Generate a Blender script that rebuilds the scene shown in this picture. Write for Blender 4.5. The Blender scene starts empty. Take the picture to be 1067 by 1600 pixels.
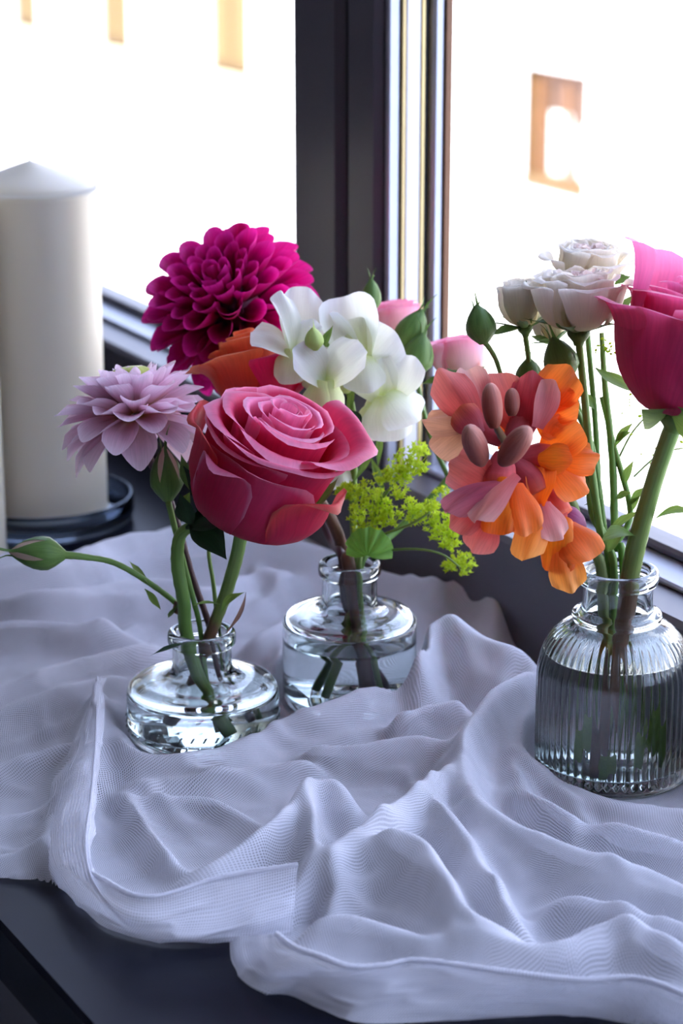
import bpy, math, random
import numpy as np
from mathutils import Vector, Matrix, noise as mnoise

# ------------------------------------------------------------------ camera
SC = bpy.context.scene
COL = SC.collection
FPX = 3700.0                                   # focal length in pixels of the 1067 x 1600 frame
PITCH = math.atan(1127 / FPX)
CAM_H = 0.46                                   # camera height above the window board
cam_d = bpy.data.cameras.new('camera')
cam = bpy.data.objects.new('camera', cam_d)
COL.objects.link(cam)
cam.location = (0, 0, CAM_H)
cam.rotation_euler = (math.pi / 2 - PITCH, 0, 0)
cam_d.sensor_fit = 'HORIZONTAL'
cam_d.sensor_width = 24
cam_d.lens = FPX / 1067 * 24
cam_d.clip_start = 0.05
cam_d.clip_end = 300
cam_d.dof.use_dof = True
cam_d.dof.focus_distance = 1.10
cam_d.dof.aperture_fstop = 10.5
SC.camera = cam

# ------------------------------------------------------------------ sky, sun, exposure
world = bpy.data.worlds.new('sky')
SC.world = world
world.use_nodes = True
bg = world.node_tree.nodes['Background']
bg.inputs[0].default_value = (0.57, 0.67, 1.0, 1)
bg.inputs[1].default_value = 3.2
sun_d = bpy.data.lights.new('sun', 'SUN')
sun_d.energy = 10.0
sun_d.color = (1.0, 0.95, 0.88)
sun_d.angle = math.radians(0.53)
sun = bpy.data.objects.new('sun', sun_d)
COL.objects.link(sun)
SC.view_settings.view_transform = 'Standard'
SC.view_settings.look = 'None'
SC.view_settings.gamma = 1
SC.view_settings.exposure = 0.86
SC.view_settings.use_curve_mapping = False
SC.cycles.max_bounces = 14
SC.cycles.diffuse_bounces = 5
SC.cycles.glossy_bounces = 6
SC.cycles.transmission_bounces = 14
SC.cycles.transparent_max_bounces = 24
SC.cycles.sample_clamp_indirect = 6.0

# ------------------------------------------------------------------ frame of the place
CR = Vector((1, 0, 0))
CF = Vector((0, math.cos(PITCH), -math.sin(PITCH)))
CU = Vector((0, math.sin(PITCH), math.cos(PITCH)))
CC = Vector((0, 0, CAM_H))
AZ = math.atan2(-1593 - 533.5, FPX / math.cos(PITCH))
WD = Vector((math.sin(AZ), math.cos(AZ), 0))   # along the window wall, away from the viewer
WN = Vector((math.cos(AZ), -math.sin(AZ), 0))  # out of the window
UPV = Vector((0, 0, 1))

def ray(u, v):
    return CF + CR * ((u - 533.5) / FPX) + CU * ((800 - v) / FPX)
def P(u, v, d):
    """point at depth d seen at photo pixel u, v"""
    return CC + ray(u, v) * d
def G(u, v, z=0.0):
    """point of the horizontal plane z seen at photo pixel u, v"""
    r = ray(u, v)
    return CC + r * ((z - CAM_H) / r.z)
def TN(t, n, z=0.0):
    return WD * t + WN * n + UPV * z
def camdir(x, y, toward):
    """direction: x right, y up in the picture, toward the viewer"""
    return (CR * x + CU * y - CF * toward).normalized()

# sun from over the house, onto the facade across the street
sd = (WN * 1.0 + WD * 0.35 - UPV * 1.0).normalized()
sun.rotation_euler = sd.to_track_quat('-Z', 'Y').to_euler()

# ------------------------------------------------------------------ object helpers
WM = {}
def _setup(o, parent, M):
    COL.objects.link(o)
    if M is None:
        M = Matrix.Identity(4)
    if parent is not None:
        o.parent = parent
        o.matrix_parent_inverse = WM[parent.name].inverted()
    o.matrix_basis = M
    WM[o.name] = M.copy()
    return o

def tag(o, label=None, cat=None, group=None, kind=None):
    if label: o['label'] = label
    if cat: o['category'] = cat
    if group: o['group'] = group
    if kind: o['kind'] = kind
    return o

def thing(name, loc, label, cat, group=None):
    o = bpy.data.objects.new(name, None)
    o.empty_display_size = 0.01
    _setup(o, None, Matrix.Translation(loc))
    return tag(o, label, cat, group)

def make_mesh(name, verts, faces, mat, uv=None, smooth=True):
    me = bpy.data.meshes.new(name)
    me.from_pydata([tuple(v) for v in verts], [], faces)
    if uv is not None:
        lay = me.uv_layers.new(name='UVMap')
        li = np.empty(len(me.loops), dtype=np.int32)
        me.loops.foreach_get('vertex_index', li)
        lay.data.foreach_set('uv', np.asarray(uv, dtype=np.float32)[li].ravel())
    if smooth:
        me.polygons.foreach_set('use_smooth', [True] * len(me.polygons))
    for m in (mat if isinstance(mat, (list, tuple)) else [mat]):
        me.materials.append(m)
    me.update()
    return me

def put(name, me, parent=None, M=None):
    return _setup(bpy.data.objects.new(name, me), parent, M)

def obj(name, verts, faces, mat, parent=None, uv=None, smooth=True):
    return put(name, make_mesh(name, verts, faces, mat, uv, smooth), parent)

class MB:
    """collects simple solids into one mesh"""
    def __init__(s):
        s.v, s.f, s.uv = [], [], []
    def add(s, v, f, uv=None):
        n = len(s.v)
        s.v += [tuple(p) for p in v]
        s.f += [tuple(i + n for i in q) for q in f]
        s.uv += list(uv) if uv is not None else [(0, 0)] * len(v)
    def box(s, t0, t1, n0, n1, z0, z1, bev=0.0):
        """box in wall coordinates with chamfered long edges"""
        b = min(bev, (t1 - t0) / 3, (n1 - n0) / 3, (z1 - z0) / 3)
        if b <= 0:
            c = [TN(t, n, z) for z in (z0, z1) for (t, n) in ((t0, n0), (t1, n0), (t1, n1), (t0, n1))]
            s.add(c, [(0, 1, 2, 3), (7, 6, 5, 4), (0, 4, 5, 1), (1, 5, 6, 2), (2, 6, 7, 3), (3, 7, 4, 0)])
            return
        ring = []
        for (z, i) in ((z0, b), (z0 + b, 0), (z1 - b, 0), (z1, b)):
            a0, a1, m0, m1 = t0 + i, t1 - i, n0 + i, n1 - i
            k = b if i == 0 else b * 0.4
            ring.append([TN(t, n, z) for t, n in ((a0 + k, m0), (a1 - k, m0), (a1, m0 + k), (a1, m1 - k),
                                                  (a1 - k, m1), (a0 + k, m1), (a0, m1 - k), (a0, m0 + k))])
        v = [p for r in ring for p in r]
        f = []
        for r in range(3):
            for i in range(8):
                j = (i + 1) % 8
                f.append((r * 8 + i, r * 8 + 8 + i, r * 8 + 8 + j, r * 8 + j))
        f.append(tuple(range(8)))
        f.append(tuple(reversed(range(24, 32))))
        s.add(v, f)
    def build(s, name, mat, parent=None, smooth=False):
        return obj(name, s.v, s.f, mat, parent, s.uv, smooth)

def part_box(name, mat, parent, *a, bev=0.0):
    m = MB(); m.box(*a, bev=bev)
    return m.build(name, mat, parent)

# ------------------------------------------------------------------ materials
def new_mat(name):
    m = bpy.data.materials.new(name)
    m.use_nodes = True
    nt = m.node_tree
    nt.nodes.clear()
    out = nt.nodes.new('ShaderNodeOutputMaterial')
    return m, nt, out

def nd(nt, kind, **kw):
    n = nt.nodes.new(kind)
    for k, v in kw.items():
        if k in n.inputs: n.inputs[k].default_value = v
        else: setattr(n, k, v)
    return n

def rgba(c):
    return (c[0], c[1], c[2], 1.0)

def srgb(r, g, b):
    def l(x):
        x /= 255.0
        return x / 12.92 if x <= 0.04045 else ((x + 0.055) / 1.055) ** 2.4
    return (l(r), l(g), l(b))

def solid(name, col, rough=0.5, metal=0.0, var=0.08, scale=30.0, bump=0.0, spec=0.5, coat=0.0):
    m, nt, out = new_mat(name)
    b = nd(nt, 'ShaderNodeBsdfPrincipled')
    tc = nd(nt, 'ShaderNodeTexCoord')
    no = nd(nt, 'ShaderNodeTexNoise', Scale=scale, Detail=5.0)
    nt.links.new(tc.outputs['Object'], no.inputs['Vector'])
    rp = nd(nt, 'ShaderNodeValToRGB')
    rp.color_ramp.elements[0].position = 0.3
    rp.color_ramp.elements[1].position = 0.7
    rp.color_ramp.elements[0].color = rgba([c * (1 - var) for c in col])
    rp.color_ramp.elements[1].color = rgba([min(1, c * (1 + var)) for c in col])
    nt.links.new(no.outputs['Fac'], rp.inputs['Fac'])
    nt.links.new(rp.outputs['Color'], b.inputs['Base Color'])
    b.inputs['Roughness'].default_value = rough
    b.inputs['Metallic'].default_value = metal
    b.inputs['Specular IOR Level'].default_value = spec
    b.inputs['Coat Weight'].default_value = coat
    if bump:
        bp = nd(nt, 'ShaderNodeBump', Strength=bump, Distance=0.002)
        nt.links.new(no.outputs['Fac'], bp.inputs['Height'])
        nt.links.new(bp.outputs['Normal'], b.inputs['Normal'])
    nt.links.new(b.outputs['BSDF'], out.inputs['Surface'])
    return m

def glassy(name, col, ior, rough=0.0):
    m, nt, out = new_mat(name)
    g = nd(nt, 'ShaderNodeBsdfGlass', IOR=ior, Roughness=rough, Color=rgba(col))
    nt.links.new(g.outputs[0], out.inputs['Surface'])
    return m

def pane_mat(name):
    m, nt, out = new_mat(name)
    lw = nd(nt, 'ShaderNodeLayerWeight', Blend=0.5)
    p5 = nd(nt, 'ShaderNodeMath', operation='POWER'); p5.inputs[1].default_value = 5.0
    nt.links.new(lw.outputs['Facing'], p5.inputs[0])
    fr = nd(nt, 'ShaderNodeMath', operation='MULTIPLY_ADD'); fr.inputs[1].default_value = 0.97; fr.inputs[2].default_value = 0.03
    nt.links.new(p5.outputs[0], fr.inputs[0])
    tr = nd(nt, 'ShaderNodeBsdfTransparent', Color=(0.98, 0.99, 0.985, 1))
    gl = nd(nt, 'ShaderNodeBsdfGlossy', Roughness=0.0)
    mx = nd(nt, 'ShaderNodeMixShader')
    nt.links.new(fr.outputs[0], mx.inputs[0])
    nt.links.new(tr.outputs[0], mx.inputs[1])
    nt.links.new(gl.outputs[0], mx.inputs[2])
    nt.links.new(mx.outputs[0], out.inputs['Surface'])
    return m

def petal_mat(name, stops, transl=0.4, rough=0.5, var=0.1, vein=0.35, sheen=0.05, tmul=1.15, edge=None):
    """stops: list of (position along the petal, linear colour); fine veins run along it"""
    m, nt, out = new_mat(name)
    uv = nd(nt, 'ShaderNodeUVMap')
    sep = nd(nt, 'ShaderNodeSeparateXYZ')
    nt.links.new(uv.outputs[0], sep.inputs[0])
    mp = nd(nt, 'ShaderNodeMapping')
    mp.inputs['Scale'].default_value = (26, 2.2, 1)
    nt.links.new(uv.outputs[0], mp.inputs['Vector'])
    oi = nd(nt, 'ShaderNodeObjectInfo')
    addv = nd(nt, 'ShaderNodeVectorMath', operation='ADD')
    nt.links.new(mp.outputs[0], addv.inputs[0])
    nt.links.new(oi.outputs['Location'], addv.inputs[1])
    vn = nd(nt, 'ShaderNodeTexNoise', Scale=1.0, Detail=3.0, Roughness=0.55)
    nt.links.new(addv.outputs[0], vn.inputs['Vector'])
    bl = nd(nt, 'ShaderNodeTexNoise', Scale=3.0, Detail=2.0)
    nt.links.new(uv.outputs[0], bl.inputs['Vector'])
    # v plus a little noise drives the ramp
    ma = nd(nt, 'ShaderNodeMath', operation='MULTIPLY_ADD')
    nt.links.new(bl.outputs['Fac'], ma.inputs[0]); ma.inputs[1].default_value = 0.22
    mb = nd(nt, 'ShaderNodeMath', operation='SUBTRACT'); mb.inputs[1].default_value = 0.11
    nt.links.new(sep.outputs['Y'], mb.inputs[0])
    nt.links.new(mb.outputs[0], ma.inputs[2])
    rp = nd(nt, 'ShaderNodeValToRGB')
    el = rp.color_ramp.elements
    while len(el) < len(stops): el.new(0.5)
    for e, (p, c) in zip(el, stops):
        e.position = p; e.color = rgba(c)
    nt.links.new(ma.outputs[0], rp.inputs['Fac'])
    hsv = nd(nt, 'ShaderNodeHueSaturation')
    mr = nd(nt, 'ShaderNodeMapRange')
    mr.inputs['To Min'].default_value = 1 - var; mr.inputs['To Max'].default_value = 1 + var
    nt.links.new(oi.outputs['Random'], mr.inputs['Value'])
    nt.links.new(mr.outputs[0], hsv.inputs['Value'])
    nt.links.new(rp.outputs['Color'], hsv.inputs['Color'])
    vm = nd(nt, 'ShaderNodeMapRange')
    vm.inputs['From Min'].default_value = 0.3; vm.inputs['From Max'].default_value = 0.7
    vm.inputs['To Min'].default_value = 1 - vein * 0.5; vm.inputs['To Max'].default_value = 1 + vein * 0.25
    nt.links.new(vn.outputs['Fac'], vm.inputs['Value'])
    mul = nd(nt, 'ShaderNodeVectorMath', operation='SCALE')
    nt.links.new(hsv.outputs['Color'], mul.inputs[0])
    nt.links.new(vm.outputs[0], mul.inputs['Scale'])
    b = nd(nt, 'ShaderNodeBsdfPrincipled', Roughness=rough)
    b.inputs['Specular IOR Level'].default_value = 0.3
    b.inputs['Sheen Weight'].default_value = sheen
    b.inputs['Sheen Roughness'].default_value = 0.4
    nt.links.new(mul.outputs[0], b.inputs['Base Color'])
    bp = nd(nt, 'ShaderNodeBump', Strength=0.25, Distance=0.0006)
    nt.links.new(vn.outputs['Fac'], bp.inputs['Height'])
    nt.links.new(bp.outputs[0], b.inputs['Normal'])
    tl = nd(nt, 'ShaderNodeBsdfTranslucent')
    gm = nd(nt, 'ShaderNodeVectorMath', operation='SCALE'); gm.inputs['Scale'].default_value = tmul
    nt.links.new(mul.outputs[0], gm.inputs[0])
    nt.links.new(gm.outputs[0], tl.inputs['Color'])
    mx = nd(nt, 'ShaderNodeMixShader'); mx.inputs[0].default_value = transl
    nt.links.new(b.outputs[0], mx.inputs[1]); nt.links.new(tl.outputs[0], mx.inputs[2])
    nt.links.new(mx.outputs[0], out.inputs['Surface'])
    return m

def stem_mat(name, stops, rough=0.45, transl=0.0, scale=120):
    """ramp along the stem (uv y), speckled"""
    return petal_mat(name, stops, transl=transl, rough=rough, var=0.04, vein=0.5, sheen=0.0)
# ================================================================== the setting
M_FRAME = solid('anthracite_frame', srgb(80, 76, 82), 0.38, var=0.05, scale=8)
M_FRAME_LIT = solid('frame_lit_grey', srgb(150, 154, 168), 0.3, var=0.03, scale=8)  # sash rail: sky light on its top is put into this paler colour
M_FRAME_D = solid('frame_gasket', srgb(26, 25, 28), 0.6)
M_ALU = solid('satin_aluminium', srgb(176, 178, 186), 0.35, metal=0.6, var=0.04)
M_STRIP_LIT = solid('strip_lit_white', srgb(236, 236, 238), 0.35, var=0.02)  # outside light on the near face of the post, painted as white
M_STRIP_GLINT = solid('strip_glint_yellow', srgb(214, 190, 128), 0.35, metal=0.3, var=0.05)  # yellow light reflected by the aluminium edge, put into the colour
M_SILL = solid('dark_board', srgb(12, 14, 26), 0.28, var=0.15, scale=60, bump=0.01, spec=0.08)
M_WALL = solid('plaster', srgb(118, 118, 124), 0.9, var=0.03, scale=20, bump=0.1)
M_CEIL = solid('ceiling_paint', srgb(160, 160, 164), 0.9, var=0.02)
M_FLOOR = solid('grey_floor', srgb(120, 126, 140), 0.5, var=0.1, scale=6)
M_PANE = pane_mat('window_glass')
M_FACADE = solid('cream_render', srgb(246, 240, 232), 0.9, var=0.02, scale=1.5, bump=0.05)
M_WOOD = solid('brown_wood', srgb(126, 88, 58), 0.6, var=0.2, scale=9)
M_SHUT = solid('ochre_wood', srgb(104, 78, 42), 0.7, var=0.12, scale=4)
M_CURT = solid('net_curtain', srgb(225, 228, 220), 0.9, var=0.05)
M_STONE = solid('pale_stone', srgb(205, 196, 160), 0.8, var=0.05)
M_PANEL = solid('pale_ochre_wood', srgb(118, 98, 54), 0.7, var=0.06)
M_STREET = solid('paving', srgb(170, 165, 158), 0.9, var=0.1, scale=2)
M_DGLASS = solid('far_glass', srgb(92, 66, 46), 0.35, var=0.25, scale=2, spec=0.3)

SN0, SN1 = 0.311, 0.677        # depth of the window board, from its front edge to the frame
PN = 0.734                     # plane of the panes
FZ = 0.067                     # top of the dark frame rail above the board
T0, T1 = -2.2, 4.6             # extent of the room along the window wall
ZC, ZF = 1.75, -0.85

o = MB(); o.box(T0, T1, SN0, SN1 + 0.12, -0.029, 0.0, bev=0.0022)
tag(o.build('trim_1', M_SILL), 'dark satin window board under the cloth and jars', kind='structure')

o = MB(); o.box(T0, T1, -3.4, SN1 + 0.2, ZF - 0.1, ZF)
tag(o.build('floor', M_FLOOR), 'grey floor below the window board', kind='structure')
o = MB(); o.box(T0 - .1, T1 + .1, -3.5, SN1 + 0.3, ZC, ZC + 0.12)
tag(o.build('ceiling', M_CEIL), 'white ceiling above the frame', kind='structure')
o = MB(); o.box(T0, T1, -3.5, -3.4, ZF, ZC)
tag(o.build('wall_back', M_WALL), 'plain plaster wall across the room from the window', kind='structure')
o = MB(); o.box(T0 - .1, T0, -3.5, SN1 + 0.3, ZF, ZC)
tag(o.build('wall_near', M_WALL), 'plain plaster wall behind the viewer', kind='structure')
o = MB(); o.box(T1, T1 + .1, -3.5, SN1 + 0.3, ZF, ZC)
tag(o.build('wall_far', M_WALL), 'plain plaster wall at the far end', kind='structure')
o = MB()
o.box(T0, T1, SN1 - 0.02, SN1 + 0.2, ZF, -0.029)
o.box(T0, T1, SN1 + 0.0, SN1 + 0.2, 1.52, ZC)
tag(o.build('wall_right', M_WALL), 'window wall below and above the window', kind='structure')

# ---- window: two sashes in one frame, a post between them
def window(name, t0, t1, label):
    w = bpy.data.objects.new(name, None); w.empty_display_size = 0.05
    _setup(w, None, Matrix.Translation(TN((t0 + t1) / 2, PN, 0)))
    tag(w, label, kind='structure')
    part_box('frame_rail', M_FRAME, w, t0, t1, SN1, PN + .03, 0.0, FZ, bev=0.003)
    part_box('sash_rail', M_FRAME_LIT, w, t0 + .003, t1 - .003, SN1 + .027, PN + .02, FZ, FZ + .0035, bev=0.0012)
    part_box('glazing_bead', M_FRAME, w, t0 + .006, t1 - .006, SN1 + .050, PN + .012, FZ + .0035, FZ + .0095, bev=0.0025)
    part_box('frame_rail', M_FRAME, w, t0, t1, SN1, PN + .03, 1.46, 1.53, bev=0.003)
    m = MB(); m.box(t0, t1, PN - .001, PN + .001, FZ + .004, 1.47)
    m.build('pane', M_PANE, w)
    return w
TM0, TM1 = 1.1856, 1.302       # near and far side of the post
window('window_1', TM1, T1, 'tall window behind the candles')
window('window_2', T0, TM0, 'tall window behind the right jar')
post = bpy.data.objects.new('trim_2', None); post.empty_display_size = 0.05
_setup(post, None, Matrix.Translation(TN(1.24, 0.70, 0)))
tag(post, 'anthracite window post between the two panes', kind='structure')
zt, zb = 1.5, FZ - .0005
part_box('frame_foot', M_FRAME, post, TM0, TM1, SN1, PN + .03, 0.0, FZ)
part_box('sash_stile', M_FRAME, post, 1.2405, TM1, SN1 + .003, PN - .012, zb, zt, bev=0.005)
part_box('gasket', M_FRAME_D, post, 1.225, 1.2405, SN1 + .018, PN - .012, zb, zt)
part_box('sash_stile', M_FRAME, post, TM0 + .002, 1.225, SN1 - .001, PN - .012, zb, zt, bev=0.004)
part_box('edge_strip', M_ALU, post, TM0 - .003, TM0 + .0015, SN1 + .004, SN1 + .0115, zb, zt, bev=0.001)
part_box('edge_strip', M_STRIP_GLINT, post, TM0 - .0045, TM0 + .0015, SN1 + .0125, SN1 + .0142, zb, zt)
part_box('edge_strip', M_STRIP_LIT, post, TM0 - .005, TM0 + .0015, SN1 + .0142, SN1 + .0245, zb, zt, bev=0.001)
part_box('edge_strip', M_STRIP_GLINT, post, TM0 - .0055, TM0 + .0015, SN1 + .0245, SN1 + .0265, zb, zt)
part_box('gasket', M_FRAME_D, post, TM0 - .001, TM0 + .0015, SN1 + .0265, SN1 + .032, zb, zt)
part_box('glazing_bead', M_ALU, post, TM0 - .006, TM0 + .0015, SN1 + .032, SN1 + .040, zb, zt, bev=0.002)
part_box('edge_strip', M_WOOD, post, TM0 - .007, TM0 + .0015, SN1 + .040, SN1 + .044, zb, zt)

# ---- the house across the street
FN = 15.0
house = thing('house', TN(24, FN, -9.5), 'sunlit cream house with wooden windows across the street', 'building')
FT0, FT1, FZ0, FZ1 = -12, 95, -9.5, 5.5
openings = []                   # t0, t1, z0, z1
for t in (21.66, ):
    openings.append((21.66, 22.92, -3.88, -2.54))
for (a, b) in ((29.95, 31.23), (34.05, 35.22), (37.84, 38.98), (42.0, 43.2), (46.2, 47.4)):
    openings.append((a, b, -3.38, -1.6))
for (a, b) in ((9.0, 10.3), (14.5, 15.8)):
    openings.append((a, b, -3.88, -2.54))
openings.sort()
m = MB()
ts = FT0
for (a, b, z0, z1) in openings:
    m.box(ts, a, FN, FN + .35, FZ0, FZ1)
    m.box(a, b, FN, FN + .35, FZ0, z0)
    m.box(a, b, FN, FN + .35, z1, FZ1)
    ts = b
m.box(ts, FT1, FN, FN + .35, FZ0, FZ1)
m.build('wall', M_FACADE, house)
part_box('eaves', M_WOOD, house, FT0, FT1, FN - .5, FN + .4, FZ1, FZ1 + .25)
for (a, b, z0, z1) in openings:
    if z1 == -1.6:
        w = part_box('shutter', M_SHUT, house, a + .02, (a + b) / 2 - .01, FN + .05, FN + .11, z0 + .02, z1)
        w2 = part_box('shutter', M_SHUT, house, (a + b) / 2 + .01, b - .02, FN + .05, FN + .11, z0 + .02, z1)
        for ww, x0, x1 in ((w, a + .1, (a + b) / 2 - .09), (w2, (a + b) / 2 + .09, b - .1)):
            part_box('shutter_panel', M_PANEL, ww, x0, x1, FN + .035, FN + .05, z0 + .15, z1 - .1)
        part_box('window_ledge', M_STONE, house, a - .03, b + .03, FN - .06, FN + .3, z0 - .25, z0)
    else:
        mm = MB()
        mm.box(a, a + .12, FN + .14, FN + .22, z0, z1); mm.box(b - .12, b, FN + .14, FN + .22, z0, z1)
        mm.box(a, b, FN + .14, FN + .22, z0, z0 + .14); mm.box(a, b, FN + .14, FN + .22, z1 - .14, z1)
        mm.box((a + b) / 2 - .05, (a + b) / 2 + .05, FN + .14, FN + .22, z0, z1)
        w = mm.build('window', M_WOOD, house)
        part_box('pane', M_DGLASS, w, a + .1, b - .1, FN + .17, FN + .19, z0 + .1, z1 - .1)
        part_box('net_curtain', M_CURT, w, a + .55, a + .95, FN + .155, FN + .168, z0 + .15, z0 + .85)
        part_box('net_curtain', M_CURT, w, a + .16, a + .36, FN + .155, FN + .168, z0 + .15, z0 + .75)
        part_box('lining', M_SHUT, w, b - .02, b + .0, FN, FN + .14, z0, z1)
        part_box('window_ledge', M_SHUT, house, a, b, FN - .02, FN + .14, z0 - .02, z0 + .12)
o = MB(); o.box(FT0, FT1, 1.6, FN + .35, FZ0 - .2, FZ0)
tag(o.build('trim_3', M_STREET), 'street paving far below the window', kind='structure')
# ================================================================== lathe and tube shapes
def lathe(profile, seg=96, ribs=0, amp=0.0, ribz=None, cap=True):
    """profile (r, z) from bottom centre, revolved; ribs = flutes on part of the height"""
    v, f, uv = [], [], []
    n = len(profile)
    for i, (r, z) in enumerate(profile):
        for k in range(seg):
            a = 2 * math.pi * k / seg
            rr = r
            if ribs and ribz and i <= ribz[2]:
                x = min(1, max(0, (z - ribz[0]) / .004)) * min(1, max(0, (ribz[1] - z) / .008))
                rr = r + amp * x * (abs(math.cos(a * ribs / 2)) - 0.6)
            v.append((rr * math.cos(a), rr * math.sin(a), z)); uv.append((k / seg, i / (n - 1)))
    for i in range(n - 1):
        for k in range(seg):
            j = (k + 1) % seg
            f.append((i * seg + k, i * seg + j, (i + 1) * seg + j, (i + 1) * seg + k))
    if cap:
        f.append(tuple(reversed(range(seg))))
        f.append(tuple(range((n - 1) * seg, n * seg)))
    return v, f, uv

def smooth_profile(pts, sub=4):
    """Catmull-Rom through profile points"""
    out = []
    p = [Vector(q) for q in pts]
    for i in range(len(p) - 1):
        a, b, c, d = p[max(i - 1, 0)], p[i], p[i + 1], p[min(i + 2, len(p) - 1)]
        for k in range(sub):
            t = k / sub
            out.append(0.5 * ((2 * b) + (c - a) * t + (2 * a - 5 * b + 4 * c - d) * t * t + (3 * b - a - 3 * c + d) * t ** 3))
    out.append(p[-1])
    return [tuple(max(0, x) if i == 0 and len(q) == 2 else x for i, x in enumerate(q)) for q in out]

M_GLASS = glassy('clear_glass', (0.965, 0.985, 0.98), 1.5)
M_WATER = glassy('water', (0.985, 0.995, 0.992), 1.333)

def jar(name, loc, outer, inner, level, label, ribs=0, ribz=None, emboss=False):
    t = thing(name, loc, label, 'jar', 'small glass jars holding the flowers')
    M = Matrix.Translation(loc)
    po = smooth_profile(outer, 4); pi_ = smooth_profile(inner, 4)
    nb = len(po)
    seg = ribs * 8 if ribs else 96
    v, f, uv = lathe([(max(r, 1e-5), z) for r, z in po + pi_], seg, ribs, 0.0006,
                     (ribz[0], ribz[1], nb) if ribz else None, cap=False)
    put('glass_body', make_mesh('glass_body', v, f, M_GLASS, uv), t, M)
    # water fills the inside up to the level, a hair into the glass
    wp = []
    ins = list(reversed(pi_))
    for i, (r, z) in enumerate(ins):
        if z >= level: 
            r0, z0 = ins[i - 1]
            k = (level - z0) / max(1e-6, z - z0)
            wp.append((r0 + (r - r0) * k + .00015, level))
            break
        wp.append((r + .00015 if r > 1e-4 else 1e-5, z - .0001))
    rl = wp[-1][0]
    wp[-1] = (rl, level + .0004)
    wp += [(rl - .0009, level + .00005), (rl - .003, level), (1e-5, level)]
    v, f, uv = lathe([(max(r, 1e-5), z) for r, z in wp], 96, cap=False)
    put('water', make_mesh('water', v, f, M_WATER, uv), t, M)
    if emboss:
        mb = MB()
        R_ = max(r for r, z in outer)
        for row, zz in ((0, .006), (1, .011)):
            for k in range(40):
                a = 2 * math.pi * (k + .5 * row) / 40
                c, s = math.cos(a), math.sin(a)
                tv = Vector((-s, c, 0)); nv = Vector((c, s, 0))
                p0 = nv * (R_ - .0002) + UPV * zz
                w_, h_ = .0006, .0014
                sl = tv * .0008
                pts = [p0 - tv * w_ - UPV * h_ - sl, p0 + tv * w_ - UPV * h_ - sl, p0 + tv * w_ + UPV * h_ + sl, p0 - tv * w_ + UPV * h_ + sl,
                       p0 + nv * .0008 - UPV * h_ * .6 - sl * .6, p0 + nv * .0008 + UPV * h_ * .6 + sl * .6]
                mb.add(pts, [(0, 1, 4), (1, 2, 5, 4), (2, 3, 5), (3, 0, 4, 5), (3, 2, 1, 0)])
        e = make_mesh('embossed_dashes', mb.v, mb.f, M_GLASS, None, False)
        put('embossed_dashes', e, t, M)['kind'] = 'stuff'
    return t

JL = G(318, 1150); JL.z = .002
JM = G(546, 1098); JM.z = .002
JR = G(955, 1207); JR.z = .002
jar('glass_jar', JL,
    [(0, 0), (.033, 0), (.0372, .0015), (.0386, .005), (.0386, .020), (.0380, .0245), (.0355, .0282), (.029, .0303), (.021, .0312),
     (.0168, .0325), (.0152, .036), (.0149, .0455), (.0153, .0475), (.0168, .0485), (.0173, .0515), (.0168, .0545), (.0152, .0556)],
    [(.0135, .0552), (.0124, .0535), (.0120, .048), (.0121, .036), (.0138, .0305), (.020, .0275), (.029, .0262), (.0345, .0235), (.0358, .019),
     (.0358, .009), (.034, .0055), (.025, .0045), (0, .004)],
    .0225, 'squat clear glass jar holding the lilac dahlia and the front pink rose', emboss=True)
jar('glass_jar', JM,
    [(0, 0), (.030, 0), (.0338, .0015), (.0350, .005), (.0350, .040), (.0346, .0445), (.0325, .0478), (.027, .0495), (.020, .0505),
     (.0162, .0525), (.0146, .056), (.0142, .0665), (.0146, .0685), (.0160, .0695), (.0164, .0725), (.0158, .0755), (.0145, .0765)],
    [(.0128, .076), (.0118, .0745), (.0114, .068), (.0115, .056), (.0132, .0495), (.019, .0468), (.026, .0458), (.031, .0435), (.0324, .039),
     (.0324, .009), (.031, .0055), (.022, .0045), (0, .004)],
    .035, 'small glass jar under the white snapdragon, between the other two jars')
jar('glass_jar', JR,
    [(0, 0), (.033, 0), (.0362, .0012), (.0375, .004), (.0376, .012), (.0376, .046), (.0368, .056), (.0335, .066), (.0275, .0735), (.0222, .0765),
     (.0208, .0775), (.0216, .0795), (.0212, .0815), (.0185, .0830), (.0170, .0850), (.0168, .0940), (.0172, .0955), (.0188, .0965), (.0193, .0995),
     (.0189, .1025), (.0172, .1036)],
    [(.0158, .1032), (.0146, .1015), (.0143, .095), (.0144, .085), (.0165, .0795), (.0215, .0735), (.0285, .067), (.0328, .058), (.0342, .048),
     (.0344, .012), (.032, .0075), (.02, .0065), (0, .006)],
    .0605, 'ribbed clear glass bottle at the right holding orange snapdragon', ribs=56, ribz=(.003, .0765))

# ---- candles and the dish
M_WAX = None
def wax():
    m, nt, out = new_mat('ivory_wax')
    b = nd(nt, 'ShaderNodeBsdfPrincipled', Roughness=0.42)
    b.inputs['Base Color'].default_value = rgba(srgb(199, 190, 170))
    b.inputs['Subsurface Weight'].default_value = 0.4
    b.inputs['Subsurface Radius'].default_value = (0.02, 0.014, 0.008)
    b.inputs['Subsurface Scale'].default_value = 0.6
    no = nd(nt, 'ShaderNodeTexNoise', Scale=60.0)
    bp = nd(nt, 'ShaderNodeBump', Strength=0.05, Distance=0.001)
    nt.links.new(no.outputs['Fac'], bp.inputs['Height']); nt.links.new(bp.outputs[0], b.inputs['Normal'])
    nt.links.new(b.outputs[0], out.inputs['Surface'])
    return m
M_WAX = wax()
M_WICK = solid('waxed_wick', srgb(225, 218, 200), 0.8)
M_DISH = glassy('smoked_glass', (0.62, 0.68, 0.76), 1.5, 0.02)
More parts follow.
